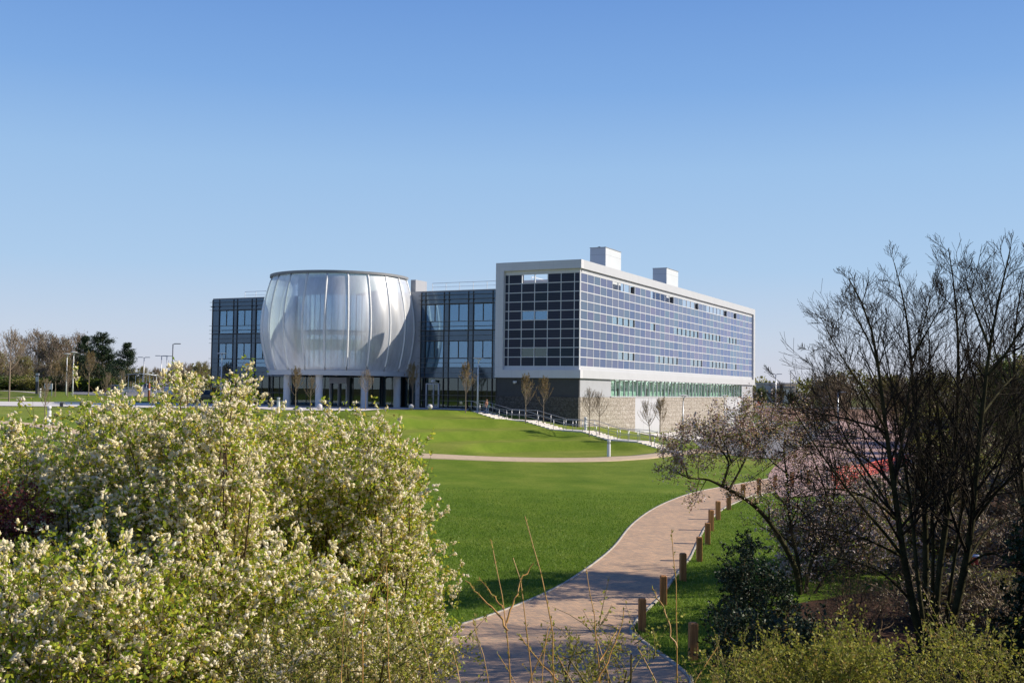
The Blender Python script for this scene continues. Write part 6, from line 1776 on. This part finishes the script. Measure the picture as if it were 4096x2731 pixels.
# --- yellow willow shoots at the bottom
stems_w = [[(2052, 2800), (2018, 2430), (1991, 2271), (1965, 2160)], [(2227, 2800), (2198, 2456), (2166, 2297), (2134, 2197), (2100, 2064)], [(2135, 2800), (2113, 2509), (2092, 2377), (2071, 2281), (2052, 2230)],
    [(2405, 2800), (2378, 2509), (2357, 2350), (2344, 2271)], [(2708, 2800), (2710, 2430), (2702, 2297), (2686, 2117)], [(2030, 2520), (2018, 2472), (1939, 2403), (1861, 2321)], [(2012, 2434), (1965, 2371), (1920, 2319)],
    [(2026, 2490), (2060, 2393), (2081, 2324), (2134, 2250)], [(2390, 2720), (2442, 2615), (2479, 2525), (2495, 2440)], [(2400, 2642), (2453, 2552), (2470, 2500)], [(2650, 2800), (2600, 2660), (2548, 2584)], [(2740, 2800), (2800, 2690), (2871, 2584)],
    [(2230, 2720), (2150, 2631), (2071, 2536)], [(1970, 2800), (1922, 2562), (1891, 2472)], [(2110, 2800), (2028, 2668), (1991, 2615)], [(1860, 2800), (1835, 2700), (1811, 2605)], [(2155, 2800), (2177, 2589), (2193, 2504)],
    [(2709, 2590), (2654, 2430), (2607, 2350)], [(1750, 2800), (1700, 2600), (1660, 2480)], [(1450, 2800), (1440, 2600), (1452, 2400), (1548, 2240)], [(1360, 2800), (1372, 2560), (1380, 2440)], [(1560, 2800), (1548, 2560), (1545, 2260)], [(2060, 2800), (2130, 2700), (2180, 2600), (2210, 2500)], [(2330, 2800), (2280, 2700), (2230, 2620)], [(2450, 2800), (2430, 2680), (2390, 2560)]]
rng = np.random.default_rng(90)
gb = on_ground(2150, 7.5)
wt = thing("willow_shoots", "upright yellow willow shoots with swelling buds along the bottom edge", "willow", gb, 0)
T = Tubes(); bp_ = []; bd = []
for i, S in enumerate(stems_w):
    Y = 7.5 + (i % 5) * .25
    P = limb(S, Y, Y + .2) - np.array(gb)
    if S[0][1] >= 2790: P = np.concatenate([[np.array([P[0][0] * .9, P[0][1], -0.1 + Hz(P[0][0] * .9 + gb.x, P[0][1] + gb.y) - gb.z])], P])
    Q = spline(P, 12); Q[1:-1] += rng.normal(size=(10, 3)) * .006
    T.add(Q, np.linspace(.0085 if len(S) > 3 else .0065, .003, 12), 6)
    for k in range(26):
        u = rng.uniform(.35, 1) * 11; a = int(min(u, 10)); d = nrm(Q[a + 1] - Q[a]); bp_.append(Q[a] + (Q[a + 1] - Q[a]) * (u - a)); bd.append(d)
st_ = T.build("shoots", M['willow'], wt)
leaves("buds", np.array(bp_), .03, rng, M['leaf_yellow'], st_, .35, np.array(bd) * 1.6, .6)

# --- grass: tufts on the near lawn and along the kerbs
rng = np.random.default_rng(91)
n = 260000
d = ray(0, 0)
gxx = rng.uniform(-9, 17, n); gyy = 24 + rng.beta(1.0, 1.6, n) * 44
Lg_ = np.array([(p.x, p.y) for p in Lg0]); Rg_ = np.array([(p.x, p.y) for p in Rg0])
pathpoly = [tuple(p) for p in Lg_] + [tuple(p) for p in Rg_[::-1]]
ok = ~_inside(pathpoly, gxx, gyy) & (gxx < np.interp(gyy, [0, 24, 30, 36, 45, 60, 75], [4, 5.6, 6.9, 9.0, 12.5, 17.5, 24]) + .3) & (gxx > -0.40 * gyy + 2)
gxx, gyy = gxx[ok], gyy[ok]
P = np.stack([gxx, gyy, H(gxx, gyy)], 1)
M['blade'] = island_mat('grass_blade', [(0, (0.075, 0.15, 0.010)), (0.5, (0.120, 0.215, 0.016)), (0.9, (0.19, 0.28, 0.03)), (1, (0.30, 0.32, 0.10))], trans=.35)
tag(leaves("grass", P, .085, rng, M['blade'], None, .22, np.array([0, 0, 1.6]), .7), "short mown grass of the near lawn", "grass", None, 'stuff')

# --- unseen evergreens added past the right edge to shade the lawn and near path
sp = [conifer(131, 14, "added_evergreen"), conifer(132, 12, "added_evergreen")]
for o_, (x_, y_, sc_, lab_) in zip(sp, [(25.8, 41.5, (1.15, .9, 1.22), "dense evergreen added for shade past the right edge, level with the flowering tree"), (21.0, 27.0, (1.0, .8, 1.1), "dense evergreen added for shade past the right edge, nearest the viewer")]):
    o_.location = (x_, y_, Hz(x_, y_)); o_.scale = sc_; o_['label'] = lab_; o_['group'] = "shade trees added past the right edge"
copy_thing(sp[1], (17.0, 22.5, Hz(17.0, 22.5)), 2.0, .85, "evergreen added for shade beside the foot of the bank past the right edge")
